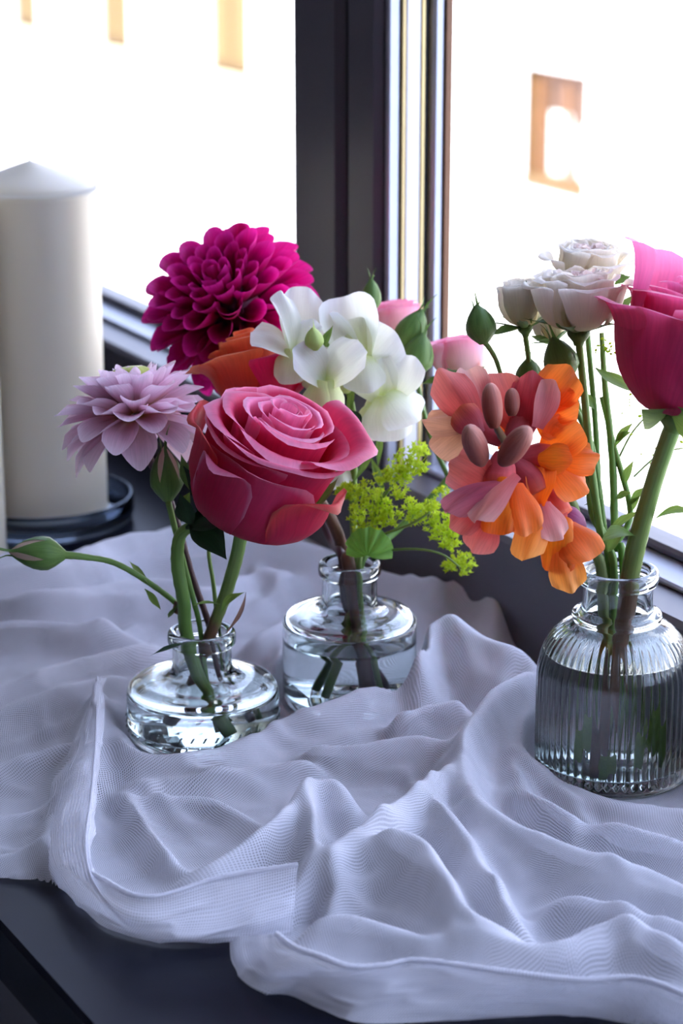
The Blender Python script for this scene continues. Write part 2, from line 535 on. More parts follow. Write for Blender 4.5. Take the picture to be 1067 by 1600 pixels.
def candle(loc, r, h, label):
    t = thing('pillar_candle', loc, label, 'candle', 'pillar candles')
    M = Matrix.Translation(loc)
    v, f, uv = lathe(smooth_profile([(1e-5, 0), (r * .96, 0), (r, .003), (r, h * .3), (r, h * .7), (r, h - .004), (r * .985, h - .001), (r * .9, h + .003),
                                     (r * .5, h + .0095), (r * .12, h + .0155), (r * .03, h + .0165), (1e-5, h + .0165)], 3), 64, cap=False)
    put('wax_body', make_mesh('wax_body', v, f, M_WAX, uv), t, M)
    v, f, uv = lathe([(.0009, h + .015), (.0009, h + .0172), (.0006, h + .018)], 10)
    put('wick', make_mesh('wick', v, f, M_WICK, uv), t, M)
c1 = G(68, 806); d1 = G(68, 812)
c1.z = .0085; c1.x, c1.y = d1.x, d1.y
candle(c1, .0423, .212, 'tall ivory pillar candle standing on a glass dish')
candle(G(-95, 862), .0423, .235, 'ivory pillar candle cut off by the left picture edge')
v, f, uv = lathe(smooth_profile([(1e-5, 0), (.052, 0), (.0575, .002), (.0595, .006), (.0598, .016), (.0590, .0185), (.0575, .0185), (.0565, .0165), (.0555, .010),
                                 (.052, .0085), (.030, .008), (1e-5, .008)], 3), 80, cap=False)
d = put('candle_dish', make_mesh('candle_dish', v, f, M_DISH, uv), None, Matrix.Translation(d1))
tag(d, 'round smoked glass dish under the tall ivory candle', 'dish')
# ================================================================== plant building blocks
random.seed(11)
RN = random.Random(5)

def grid_mesh(name, fn, nu, nv, mat):
    v, uv, f = [], [], []
    for j in range(nv + 1):
        for i in range(nu + 1):
            a, b = -1 + 2 * i / nu, j / nv
            v.append(tuple(fn(a, b))); uv.append((.5 + .5 * a, b))
    for j in range(nv):
        for i in range(nu):
            k = j * (nu + 1) + i
            f.append((k, k + 1, k + nu + 2, k + nu + 1))
    return make_mesh(name, v, f, mat, uv)

def petal_fn(L, W, e=.25, pw=2.2, wb=.2, wt=.85, vmax=.6, cup=.8, bend=0.0, bk=1.0, ruffle=0.0, rk=5.0, ph=0.0, cuptip=None, twist=0.0):
    """petal along +Y with its face to +Z: e/pw round or point the tip, cup lifts the edges, bend lifts the tip"""
    N_ = 40
    ys, zs, an = [0.0], [0.0], [0.0]
    for i in range(N_):
        t = (i + .5) / N_
        a = bend * t ** bk
        ys.append(ys[-1] + math.cos(a) / N_); zs.append(zs[-1] + math.sin(a) / N_); an.append(bend * ((i + 1) / N_) ** bk)
    ct = cup if cuptip is None else cuptip
    def fn(u, v):
        ve = v * (1 - e * abs(u) ** pw)
        if ve < vmax:
            s = ve / vmax; w = wb + (1 - wb) * (s * s * (3 - 2 * s)) ** .8
        else:
            s = (ve - vmax) / (1 - vmax); w = 1 - (1 - wt) * s * s
        w *= W / 2
        x_ = min(N_, max(0, ve * N_)); i = min(N_ - 1, int(x_)); k = x_ - i
        y = ys[i] + (ys[i + 1] - ys[i]) * k; z = zs[i] + (zs[i + 1] - zs[i]) * k; a = an[i] + (an[i + 1] - an[i]) * k
        c = cup + (ct - cup) * ve
        if abs(c) < 1e-3: x, h = w * u, 0.0
        else: x, h = w * math.sin(c * u) / c, w * (1 - math.cos(c * u)) / c
        h += ruffle * L * ve * ve * math.sin(rk * u + ph + 2 * ve)
        tw = twist * ve
        x, h = x * math.cos(tw) - h * math.sin(tw), x * math.sin(tw) + h * math.cos(tw)
        return Vector((x, y * L - h * math.sin(a), z * L + h * math.cos(a)))
    return fn

def petal_mesh(name, mat, nu=8, nv=10, **kw):
    return grid_mesh(name, petal_fn(**kw), nu, nv, mat)

def frame(pos, d, n):
    """matrix with local Y along d and local Z near n"""
    y = Vector(d).normalized(); z = Vector(n) - y * Vector(n).dot(y)
    if z.length < 1e-5: z = y.orthogonal()
    z.normalize(); x = y.cross(z)
    M = Matrix((x, y, z)).transposed().to_4x4()
    M.translation = pos
    return M

def catmull(pts, sub=6):
    p = [Vector(q) for q in pts]; out = []
    for i in range(len(p) - 1):
        a, b, c, d = p[max(i - 1, 0)], p[i], p[i + 1], p[min(i + 2, len(p) - 1)]
        for k in range(sub):
            t = k / sub
            out.append(.5 * ((2 * b) + (c - a) * t + (2 * a - 5 * b + 4 * c - d) * t * t + (3 * b - a - 3 * c + d) * t ** 3))
    out.append(p[-1])
    return out

def tube_data(pts, rad, seg=9, sub=6, bumps=0.0):
    c = catmull(pts, sub)
    n = len(c)
    v, f, uv = [], [], []
    up = None
    for i, q in enumerate(c):
        d = (c[min(i + 1, n - 1)] - c[max(i - 1, 0)]).normalized()
        if up is None: up = d.orthogonal().normalized()
        up = (up - d * up.dot(d)).normalized()
        w = d.cross(up)
        s = i / (n - 1)
        x = s * (len(rad) - 1); k = min(len(rad) - 2, int(x)); r = rad[k] + (rad[k + 1] - rad[k]) * (x - k)
        for j in range(seg):
            a = 2 * math.pi * j / seg
            rr = r * (1 + bumps * math.sin(3.1 * i + 2 * a))
            v.append(q + (up * math.cos(a) + w * math.sin(a)) * rr); uv.append((j / seg, s))
    for i in range(n - 1):
        for j in range(seg):
            k = (j + 1) % seg
            f.append((i * seg + j, i * seg + k, (i + 1) * seg + k, (i + 1) * seg + j))
    f.append(tuple(reversed(range(seg)))); f.append(tuple(range((n - 1) * seg, n * seg)))
    return v, f, uv

def stem(parent, pts, rad, mat, name='stem', seg=9, bumps=0.04):
    if not isinstance(rad, (list, tuple)): rad = [rad, rad]
    v, f, uv = tube_data(pts, rad, seg, bumps=bumps)
    return obj(name, v, f, mat, parent, uv)

def axes(a):
    """frame round a flower axis: e1 leans to the viewer, e2 to the right"""
    a = Vector(a).normalized()
    e1 = -CF - a * (-CF).dot(a)
    if e1.length < .05: e1 = UPV - a * UPV.dot(a)
    e1.normalize()
    return e1, a.cross(e1), a

# ---- colours
GREEN = srgb(92, 128, 58); DGREEN = srgb(46, 74, 40); LGREEN = srgb(150, 178, 84); BROWN = srgb(104, 74, 60); PLUM = srgb(84, 58, 62)
MS_GREEN = stem_mat('green_stem', [(0, GREEN), (.6, srgb(104, 142, 66)), (1, srgb(120, 152, 76))])
MS_ROSE = stem_mat('rose_stem', [(0, BROWN), (.42, srgb(110, 82, 62)), (.5, srgb(112, 128, 66)), (1, srgb(124, 160, 84))])
MS_BROWN = stem_mat('brown_stem', [(0, srgb(92, 66, 56)), (1, srgb(128, 92, 74))])
MS_PLUM = stem_mat('plum_stem', [(0, srgb(78, 52, 50)), (1, srgb(92, 66, 72))])
MS_THIN = stem_mat('thin_green_stem', [(0, srgb(96, 130, 62)), (1, srgb(136, 164, 84))])
ML_DARK = petal_mat('dark_leaf', [(0, srgb(44, 70, 44)), (1, srgb(36, 62, 40))], transl=.2, rough=.3, vein=.5, sheen=0)
ML_MID = petal_mat('green_leaf', [(0, srgb(96, 128, 60)), (1, srgb(120, 146, 70))], transl=.35, rough=.45, vein=.5, sheen=0)
ML_SEPAL = petal_mat('sepal_green', [(0, srgb(112, 146, 72)), (.6, srgb(92, 126, 62)), (1, srgb(104, 132, 70))], transl=.2, rough=.45, vein=.6, sheen=.1)
ML_LIME = petal_mat('lime_leaf', [(0, srgb(120, 172, 70)), (1, srgb(128, 184, 80))], transl=.4, rough=.5, vein=.3, sheen=0)

def leaf(parent, p0, p1, W, n, mat, name='leaf', bend=-.5, cup=.7, e=.42, pw=1.2, ruffle=.02, wt=.5):
    d = p1 - p0
    me = petal_mesh(name, mat, 8, 12, L=d.length * 1.05, W=W, e=e, pw=pw, wb=.12, wt=wt, vmax=.45, cup=cup, bend=bend, ruffle=ruffle, rk=4, ph=RN.random() * 6)
    # aim the chord at p1
    fn = petal_fn(L=1, W=.1, bend=bend)
    tip = fn(0, 1); ang = math.atan2(tip.z, tip.y)
    M = frame(p0, d, n) @ Matrix.Rotation(-ang, 4, 'X')
    return put(name, me, parent, M)

def rose(parent, base, axis, R, H, layers, mats, seed=1, tight=1.0, ruffle=.012, spin=0.0, petal='petal', nu=10, nv=12):
    """nested rings of petals; layers: (rim radius, rim height, count, half-angle deg, flare, curl, material index)"""
    rn = random.Random(seed)
    e1, e2, a = axes(axis)
    th = spin
    for (rr, zz, cnt, hw, flare, curl, mi) in layers:
        for k in range(cnt):
            th += 2 * math.pi / cnt + rn.uniform(-.15, .15)
            r = rr * R * rn.uniform(.95, 1.05); z1 = zz * H * rn.uniform(.95, 1.04)
            fl = flare * R * rn.uniform(.8, 1.2); cu = curl * R * rn.uniform(.7, 1.3)
            A = math.radians(hw) * rn.uniform(.92, 1.08)
            prof = smooth_profile([(.10 * R, 0), (max(.16 * R, r * .72), .16 * H), (max(.14 * R, r * 1.02), .45 * z1 + .06 * H), (r * 1.0, .78 * z1), (r + fl * .35, .95 * z1),
                                   (r + fl, z1), (r + fl + cu, z1 - cu * .45)], 6)
            ph = rn.uniform(0, 6.28); rf = ruffle * R * rn.uniform(.6, 1.6); sp = .15 * tight * rn.uniform(.6, 1.2)
            tip = rn.uniform(.0, .05); t0 = th; sk = rn.uniform(-.06, .06)
            def fn(u, v, prof=prof, A=A, ph=ph, rf=rf, sp=sp, t0=t0, tip=tip, sk=sk, fl=fl):
                ve = v * (1 - .30 * abs(u) ** 2.2 + sk * u - tip * (1 - abs(u)) ** 3 * 0)
                x = ve * (len(prof) - 1); i = min(len(prof) - 2, max(0, int(x))); k_ = x - i
                rad = prof[i][0] + (prof[i + 1][0] - prof[i][0]) * k_; z = prof[i][1] + (prof[i + 1][1] - prof[i][1]) * k_
                w = .35 + .65 * min(1, ve * 1.7) ** .8
                ang = t0 + u * A * w
                rad *= 1 + sp * u * min(1, ve * 2)
                wob = math.sin(4.3 * u + ph) + .6 * math.sin(9.1 * u + 2 * ph)
                rad += rf * wob * ve ** 3; z += rf * .8 * math.cos(5.7 * u + ph * 1.7) * ve ** 3
                # a faint point in the middle of the rim, pushed out
                pt = max(0, 1 - abs(u) * 2.2) ** 2 * ve ** 6
                rad += pt * (fl * .45 + .015 * R)
                return base + e1 * (rad * math.cos(ang)) + e2 * (rad * math.sin(ang)) + a * z
            put(petal, grid_mesh(petal, fn, nu, nv, mats[mi]), parent)

def sepals(parent, base, axis, L, W, spread, mat, n=5, bend=-.4, spin=.4, rb=.004, name='sepal'):
    e1, e2, a = axes(axis)
    me = petal_mesh(name, mat, 4, 8, L=L, W=W, e=.5, pw=1.0, wb=.7, wt=.1, vmax=.25, cup=.6, bend=bend, ruffle=.02)
    for k in range(n):
        t = spin + 2 * math.pi * k / n
        o_ = e1 * math.cos(t) + e2 * math.sin(t)
        d = (o_ * math.sin(spread) + a * math.cos(spread)).normalized()
        put(name, me, parent, frame(base + o_ * rb, d, a * math.sin(spread) - o_ * math.cos(spread)))

def hip(parent, base, axis, r, h, mat, name='receptacle'):
    """swelling under the bloom"""
    e1, e2, a = axes(axis)
    v, f, uv = lathe(smooth_profile([(r * .42, -h), (r * .55, -h * .7), (r * .95, -h * .3), (r, .0), (r * .8, h * .25)], 3), 14)
    v = [base + e1 * x + e2 * y + a * z for x, y, z in v]
    return obj(name, v, f, mat, parent, uv)

def bud(parent, base, axis, L, r, mat, smat, tipmat=None, n=5, flick=.35, seed=1, name='bud', top=True):
    """closed rosebud: egg of wrapped sepals with long free tips"""
    rn = random.Random(seed)
    e1, e2, a = axes(axis)
    prof = smooth_profile([(r * .28, -L * .06), (r * .5, L * .03), (r * .92, L * .2), (r, L * .36), (r * .9, L * .55), (r * .6, L * .76), (r * .25, L * .9), (r * .05, L * .97)], 4)
    def at(ang, s, k=1.0):
        x = s * (len(prof) - 1); i = min(len(prof) - 2, max(0, int(x))); q = x - i
        rr = prof[i][0] + (prof[i + 1][0] - prof[i][0]) * q; z = prof[i][1] + (prof[i + 1][1] - prof[i][1]) * q
        return base + (e1 * math.cos(ang) + e2 * math.sin(ang)) * rr * k + a * z
    v, f, uv = lathe(prof, 18)
    v = [base + e1 * x + e2 * y + a * z for x, y, z in v]
    b = obj(name, v, f, tipmat or mat, parent, uv)
    for k in range(n):
        t0 = 2 * math.pi * k / n + .3
        ln = rn.uniform(.15, .5); fx = rn.uniform(-1, 1); out = rn.uniform(.2, 1.2) * flick
        def fn(u, v_, t0=t0, ln=ln, fx=fx, out=out):
            s = v_ * 1.3
            w = (.72 * (1 - max(0, min(1, s) - .3) / .72) ** 1.0) if s < 1 else .02
            w = max(w, .035)
            ang = t0 + u * w
            if s <= .86: return at(ang, s, 1.05 + .05 * (1 - abs(u)))
            q = (s - .86) / .44
            p = at(t0, .86, 1.1)
            o_ = e1 * math.cos(t0) + e2 * math.sin(t0); sd_ = a.cross(o_)
            return p + a * (L * ln * q) + o_ * (r * (out * q * q * 1.6 - .3 * q * (1 - q))) + sd_ * (u * r * .10 * (1 - q * .8) + fx * r * .4 * q * q)
        put('sepal', grid_mesh('sepal', fn, 4, 12, smat), b)
    return b

def dahlia(parent, c, axis, R, mat, N_, th0, th1, lens, widths, cup, bends, normal_in=True, seed=3, rb=.3, e=.3, pw=1.6, cuptip=None, tilt=0.0, wt=.7):
    """rays on a golden-angle spiral; angle from the axis runs th0..th1, lengths and widths follow"""
    rn = random.Random(seed)
    e1, e2, a = axes(axis)
    V = 5
    meshes = []
    for q in range(V):
        s = q / (V - 1)
        row = []
        for w_ in range(2):
            L = lens[0] + (lens[1] - lens[0]) * s; W = widths[0] + (widths[1] - widths[0]) * s
            row.append(petal_mesh('petal', mat, 8, 9, L=L, W=W, e=e + .06 * w_, pw=pw, wb=.3, wt=wt, vmax=.62, cup=cup[0] + (cup[1] - cup[0]) * s,
                                  cuptip=cuptip, bend=bends[0] + (bends[1] - bends[0]) * s + .12 * (w_ - .5), bk=1.4, ruffle=.015, rk=3, ph=w_ * 2.0))
        meshes.append(row)
    for i in range(N_):
        s = (i + .5) / N_
        th = math.acos(math.cos(math.radians(th0)) + (math.cos(math.radians(th1)) - math.cos(math.radians(th0))) * s)
        ps = i * 2.399963 + rn.uniform(-.08, .08); th += rn.uniform(-.06, .06)
        o_ = e1 * math.cos(ps) + e2 * math.sin(ps)
        d = o_ * math.sin(th) + a * math.cos(th)
        nrm = a * math.sin(th) - o_ * math.cos(th)
        L = lens[0] + (lens[1] - lens[0]) * min(1, s * 1.15)
        q = min(V - 1, int(min(.999, s * 1.1) * V))
        M = frame(c + d * (R * rb), d, nrm) @ Matrix.Rotation(rn.uniform(-.12, .12), 4, 'Y') @ Matrix.Rotation(tilt, 4, 'X')
        k = rn.uniform(.94, 1.06)
        put('petal', meshes[q][rn.randint(0, 1)], parent, M @ Matrix.Scale(k, 4))

def floret(parent, pos, face, up, s, mt, mu, ml, mp, seed=1, open_=1.0, name='floret', tube=1.5, upl=1.0, lol=1.0, usp=.5):
    """snapdragon flower: tube, two upper lobes, swollen palate, three lower lobes"""
    rn = random.Random(seed)
    M = frame(pos, face, up)
    X, Y, Z = M.col[0].xyz, M.col[1].xyz, M.col[2].xyz
    # tube
    pts = [pos - Y * s * tube + Z * s * .05, pos - Y * s * tube * .6, pos - Y * s * .25, pos + Y * s * .12]
    v, f, uv = tube_data(pts, [s * .26, s * .34, s * .46, s * .5], 12)
    t = obj(name, v, f[:-1], mt, parent, uv)
    for k in (-1, 1):
        me = petal_mesh('upper_lobe', mu, 9, 9, L=s * 1.35 * upl, W=s * 1.75, e=.22, pw=2.6, wb=.45, wt=.82, vmax=.6, cup=.35, bend=-.75 * open_, ruffle=.10, rk=4.5, ph=rn.uniform(0, 6))
        d = (Z * .9 + X * (usp * k) + Y * .35)
        put('upper_lobe', me, t, frame(pos + X * (k * .2 * s) + Z * (s * .3) + Y * .05 * s, d, Y - Z * .2 + X * k * .12))
    for k in (-1, 0, 1):
        me = petal_mesh('lower_lobe', ml, 9, 8, L=s * (1.1 if k else .95) * lol, W=s * (1.35 if k else 1.1), e=.2, pw=2.6, wb=.5, wt=.82, vmax=.5, cup=-.35, bend=-.9 * open_, ruffle=.09, rk=4, ph=rn.uniform(0, 6))
        d = (-Z * (.55 if k else .75) + X * (.75 * k) + Y * .55)
        put('lower_lobe', me, t, frame(pos + X * (k * .3 * s) - Z * (s * .28) + Y * .2 * s, d, Y + Z * .7))
    def pal(u, v_):
        th = (v_ - .5) * math.pi; ph = u * math.pi * .55
        r = s * .52 * (1 + .12 * math.cos(2 * ph * 1.5))
        return pos + X * (r * 1.05 * math.sin(ph) * math.cos(th)) + Y * (s * .05 + r * .85 * math.cos(ph) * math.cos(th)) + Z * (-s * .12 + r * .7 * math.sin(th))
    put('palate', grid_mesh('palate', pal, 12, 8, mp), t)
    return t
# ================================================================== petals' colours
PK_IN = petal_mat('pink_rose_inner', [(0, srgb(204, 40, 96)), (.5, srgb(226, 84, 138)), (.85, srgb(240, 138, 182)), (1, srgb(248, 178, 208))], transl=.34, vein=.16)
PK_OUT = petal_mat('pink_rose_outer', [(0, srgb(176, 16, 58)), (.45, srgb(204, 28, 80)), (.78, srgb(226, 64, 112)), (1, srgb(244, 150, 186))], transl=.36, vein=.22)
PK_TIP = petal_mat('pink_rose_guard', [(0, srgb(184, 26, 66)), (.55, srgb(206, 38, 76)), (.85, srgb(222, 66, 74)), (1, srgb(190, 76, 70))], transl=.36, vein=.28)
HOT = petal_mat('right_rose_petal', [(0, srgb(196, 44, 96)), (.5, srgb(212, 60, 112)), (.85, srgb(228, 96, 142)), (1, srgb(238, 140, 176))], transl=.42, vein=.28)
HOT_IN = petal_mat('right_rose_inner', [(0, srgb(214, 62, 124)), (.6, srgb(226, 96, 154)), (1, srgb(236, 142, 186))], transl=.36, vein=.2)
CORAL = petal_mat('coral_rose_petal', [(0, srgb(206, 40, 60)), (.45, srgb(224, 80, 52)), (1, srgb(238, 132, 84))], transl=.36, vein=.2)
CORAL_M = petal_mat('coral_rose_magenta', [(0, srgb(198, 24, 70)), (.7, srgb(214, 30, 88)), (1, srgb(226, 60, 110))], transl=.36, vein=.2)
MAG = petal_mat('magenta_petal', [(0, srgb(86, 0, 34)), (.4, srgb(168, 0, 82)), (.75, srgb(210, 6, 122)), (1, srgb(228, 44, 154))], transl=.36, vein=.25, rough=.42)
LIL = petal_mat('lilac_petal', [(0, srgb(218, 184, 112)), (.3, srgb(220, 172, 176)), (.6, srgb(232, 194, 212)), (1, srgb(248, 226, 238))], transl=.38, vein=.22)
WHT = petal_mat('white_petal', [(0, srgb(206, 216, 150)), (.3, srgb(222, 226, 206)), (1, srgb(230, 231, 230))], transl=.38, vein=.08, rough=.55)
WHT_P = petal_mat('white_palate', [(0, srgb(208, 218, 150)), (.5, srgb(218, 222, 178)), (1, srgb(228, 230, 216))], transl=.36, vein=.08)
CRM = petal_mat('cream_rose_petal', [(0, srgb(214, 206, 158)), (.5, srgb(228, 220, 204)), (1, srgb(238, 231, 222))], transl=.42, vein=.12)
CRM_IN = petal_mat('cream_rose_heart', [(0, srgb(206, 150, 126)), (.5, srgb(224, 196, 184)), (1, srgb(236, 224, 220))], transl=.4, vein=.12)
PALE = petal_mat('pale_pink_petal', [(0, srgb(232, 210, 190)), (.55, srgb(240, 192, 204)), (1, srgb(244, 150, 184))], transl=.45, vein=.12)
ORG = petal_mat('orange_lobe', [(0, srgb(232, 98, 20)), (.5, srgb(240, 112, 32)), (1, srgb(244, 138, 66))], transl=.45, vein=.25)
ORG_S = petal_mat('salmon_lobe', [(0, srgb(206, 84, 70)), (.5, srgb(216, 96, 92)), (1, srgb(226, 132, 124))], transl=.42, vein=.25)
ORG_T = petal_mat('rosy_tube', [(0, srgb(170, 70, 84)), (.6, srgb(200, 84, 90)), (1, srgb(222, 110, 80))], transl=.4, vein=.25)
ORG_P = petal_mat('orange_palate', [(0, srgb(236, 120, 20)), (.5, srgb(242, 140, 30)), (1, srgb(238, 110, 34))], transl=.35, vein=.3)
ORG_R = petal_mat('raspberry_lobe', [(0, srgb(176, 56, 64)), (.5, srgb(198, 66, 84)), (1, srgb(214, 100, 112))], transl=.42, vein=.25)
ORG_K = petal_mat('pale_rose_lobe', [(0, srgb(212, 110, 116)), (.6, srgb(224, 150, 150)), (1, srgb(236, 186, 178))], transl=.45, vein=.2)
ORG_B = petal_mat('tan_lobe', [(0, srgb(160, 96, 70)), (.5, srgb(206, 150, 116)), (1, srgb(226, 170, 140))], transl=.45, vein=.25)
ORG_M = petal_mat('mauve_rose_lobe', [(0, srgb(180, 70, 84)), (.5, srgb(194, 96, 122)), (1, srgb(208, 128, 144))], transl=.4, vein=.25)
ORG_O = petal_mat('amber_lobe', [(0, srgb(236, 120, 50)), (.5, srgb(244, 142, 56)), (1, srgb(246, 168, 84))], transl=.45, vein=.25)
SNB = petal_mat('snapdragon_bud', [(0, srgb(120, 56, 40)), (.5, srgb(172, 96, 84)), (1, srgb(216, 156, 140))], transl=.2, vein=.5)
DISC = petal_mat('green_disc', [(0, srgb(170, 180, 70)), (1, srgb(206, 208, 120))], transl=.3, vein=.4)
SCOR = petal_mat('lime_flower', [(0, srgb(176, 204, 40)), (1, srgb(206, 224, 64))], transl=.45, vein=.1)
BUDT = petal_mat('bud_petal', [(0, srgb(214, 190, 160)), (1, srgb(226, 196, 180))], transl=.3, vein=.2)
GBUD = petal_mat('green_bud', [(0, srgb(170, 196, 110)), (1, srgb(206, 218, 150))], transl=.35, vein=.2)
PURP = petal_mat('faded_purple', [(0, srgb(110, 60, 84)), (1, srgb(186, 96, 150))], transl=.3, vein=.4)

MS_SNAP = stem_mat('snapdragon_stem', [(0, srgb(96, 116, 62)), (.6, srgb(112, 136, 70)), (.8, srgb(90, 74, 48)), (1, srgb(84, 54, 40))])
def L_(x, y, z): return JL + Vector((x, y, z))
def M_(x, y, z): return JM + Vector((x, y, z))
def R_(x, y, z): return JR + Vector((x, y, z))
ROSE_FULL = [(.06, .96, 2, 125, .0, .0, 0), (.12, .985, 3, 84, .01, .01, 0), (.20, 1.0, 3, 84, .03, .02, 0), (.30, 1.0, 3, 80, .05, .03, 0),
             (.43, .975, 3, 76, .08, .05, 0), (.58, .93, 3, 74, .12, .07, 1), (.74, .86, 4, 62, .17, .10, 1)]

# ================================================================== left jar
# ---- front pink rose
rb_ = P(384, 810, 1.152)
t = thing('pink_rose', L_(-.010, .008, .006), 'large open pink rose with crimson outer petals, in the front left jar', 'rose')
ax = camdir(.34, .80, .46)
stem(t, [L_(-.012, .010, .006), L_(-.004, .004, .03), L_(.0055, .0, .056), P(352, 930, 1.178), P(370, 868, 1.163), rb_ - ax * .006], [.0026, .0030, .0032, .0034, .0034], MS_ROSE)
hip(t, rb_ - ax * .002, ax, .0072, .007, ML_SEPAL)
rose(t, rb_, ax, .0355, .0635, ROSE_FULL, [PK_IN, PK_OUT], seed=4, spin=.8)
def big_petal(parent, base, axis, theta, R, H, A, prof, mat, seed=0, ruffle=.02, name='petal', sk=0.0, edge=.22, pt=.0, nu=14):
    """single guard petal: profile (r, z) in units of R, H at angle theta (0 viewer, 90 right)"""
    rn = random.Random(seed)
    e1, e2, a = axes(axis); t0 = math.radians(theta); A = math.radians(A)
    pf = smooth_profile([(r * R, z * H) for r, z in prof], 6)
    ph = rn.uniform(0, 6)
    def fn(u, v):
        ve = v * (1 - edge * abs(u) ** 2.2 + sk * u)
        ve = min(1, ve)
        x = ve * (len(pf) - 1); i = min(len(pf) - 2, max(0, int(x))); k = x - i
        r = pf[i][0] + (pf[i + 1][0] - pf[i][0]) * k; z = pf[i][1] + (pf[i + 1][1] - pf[i][1]) * k
        ang = t0 + u * A * (.35 + .65 * min(1, ve * 1.6) ** .8) / max(1, (r / R) ** .6)
        q = max(0, 1 - abs(u) * 2) ** 2 * ve ** 5
        r += pt * R * q + ruffle * R * (math.sin(4.7 * u + ph) + .5 * math.sin(10 * u + ph)) * ve ** 3
        z += ruffle * R * math.cos(5.3 * u + ph) * ve ** 3
        return base + e1 * (r * math.cos(ang)) + e2 * (r * math.sin(ang)) + a * z
    return put(name, grid_mesh(name, fn, nu, 16, mat), parent)
RQ, HQ = .0355, .0635
big_petal(t, rb_, ax, 92, RQ, HQ, 66, [(.1, 0), (.6, .14), (.80, .45), (.90, .74), (1.0, .90), (1.16, .95), (1.27, .91)], PK_OUT, 1, .04, pt=0, edge=.14)
big_petal(t, rb_, ax, 20, RQ, HQ, 60, [(.1, 0), (.62, .12), (.86, .40), (.93, .66), (1.0, .80), (1.10, .85), (1.16, .82)], PK_OUT, 2, .02)
big_petal(t, rb_, ax, -38, RQ, HQ, 58, [(.1, 0), (.66, .12), (.90, .40), (.94, .62), (.98, .72), (1.03, .77), (1.08, .75)], PK_OUT, 3, .02)
big_petal(t, rb_, ax, 60, RQ, HQ, 52, [(.1, 0), (.74, .05), (1.0, .22), (1.03, .38), (1.07, .52), (1.15, .58), (1.20, .53)], PK_TIP, 4, .04, pt=.06, edge=.62)
big_petal(t, rb_, ax, -26, RQ, HQ, 34, [(.1, 0), (.76, .05), (1.0, .24), (1.04, .44), (1.07, .58), (1.16, .64), (1.22, .61)], PK_OUT, 17, .03, pt=.06, edge=.60)
big_petal(t, rb_, ax, -8, RQ, HQ, 66, [(.1, 0), (.74, .05), (.97, .22), (1.0, .42), (1.0, .58), (1.03, .68), (1.08, .70)], PK_OUT, 14, .03, pt=.05, edge=.42)
big_petal(t, rb_, ax, -70, RQ, HQ, 40, [(.1, 0), (.74, .10), (1.0, .30), (1.04, .48), (1.08, .64), (1.15, .72), (1.18, .70)], PK_TIP, 5, .05, pt=.1)
big_petal(t, rb_, ax, 165, RQ, HQ, 70, [(.1, 0), (.62, .14), (.84, .45), (.9, .68), (.95, .80), (1.0, .84), (1.05, .82)], PK_OUT, 6, .02)
big_petal(t, rb_, ax, -140, RQ, HQ, 60, [(.1, 0), (.62, .14), (.86, .45), (.92, .62), (.97, .72), (1.02, .76), (1.06, .73)], PK_OUT, 7, .02)
leaf(t, P(300, 770, 1.135), P(283, 712, 1.135), .007, camdir(-.4, 0, 1), ML_SEPAL, 'sepal', bend=.3)
leaf(t, P(352, 806, 1.135), P(288, 730, 1.135), .011, camdir(-.5, .2, .8), ML_DARK, 'sepal', bend=-.5)
leaf(t, P(489, 797, 1.145), P(527, 748, 1.145), .0075, camdir(-.5, .3, .6), ML_SEPAL, 'sepal', bend=.3)
leaf(t, P(388, 812, 1.140), P(430, 836, 1.128), .010, camdir(0, .7, .6), ML_SEPAL, 'sepal', bend=.6)
leaf(t, P(372, 808, 1.140), P(398, 838, 1.130), .009, camdir(0, .5, .8), ML_SEPAL, 'sepal', bend=-.4)
leaf(t, P(346, 958, 1.170), P(384, 925, 1.165), .006, camdir(-.5, .5, .6), ML_MID, 'leaf', bend=-1.3)
leaf(t, P(384, 925, 1.165), P(352, 990, 1.160), .003, camdir(.8, .2, .6), MS_BROWN, 'tendril', bend=-.9)
leaf(t, P(345, 945, 1.170), P(302, 946, 1.160), .0035, camdir(0, .8, .4), ML_MID, 'leaf', bend=-.5)

# ---- lilac dahlia
lc = P(212, 650, 1.172)
t = thing('lilac_dahlia', L_(.012, .006, .006), 'pale lilac dahlia with a greenish centre, beside the candle', 'dahlia')
ax = camdir(-.12, .97, .10)
stem(t, [L_(.016, .010, .006), L_(.008, .008, .03), L_(.003, .008, .056), P(300, 900, 1.192), P(268, 790, 1.185), P(228, 705, 1.178), lc], [.0015, .0016, .0017, .0018, .0022, .0024], MS_PLUM)
dahlia(t, lc, ax, .034, LIL, 34, 20, 58, (.0185, .026), (.0095, .0145), (1.5, 1.3), (.55, .3), seed=3, rb=.22, e=.20, pw=1.9, wt=.62)
dahlia(t, lc, ax, .034, LIL, 30, 50, 84, (.028, .0335), (.0165, .0200), (1.3, 1.1), (.25, -.1), seed=8, rb=.18, e=.20, pw=1.9, wt=.62)
dahlia(t, lc, ax, .034, LIL, 24, 82, 120, (.034, .0365), (.0200, .0215), (1.0, .8), (-.25, -.6), seed=5, rb=.16, e=.20, pw=1.9, wt=.62)
e1, e2, a_ = axes(ax)
v, f, uv = lathe(smooth_profile([(.007, .010), (.0105, .0200), (.0075, .0240), (1e-5, .0250)], 3), 20)
obj('centre_disc', [lc + e1 * x + e2 * y + a_ * z for x, y, z in v], f, DISC, t, uv)
hip(t, lc - ax * .004, ax, .009, .008, ML_SEPAL)

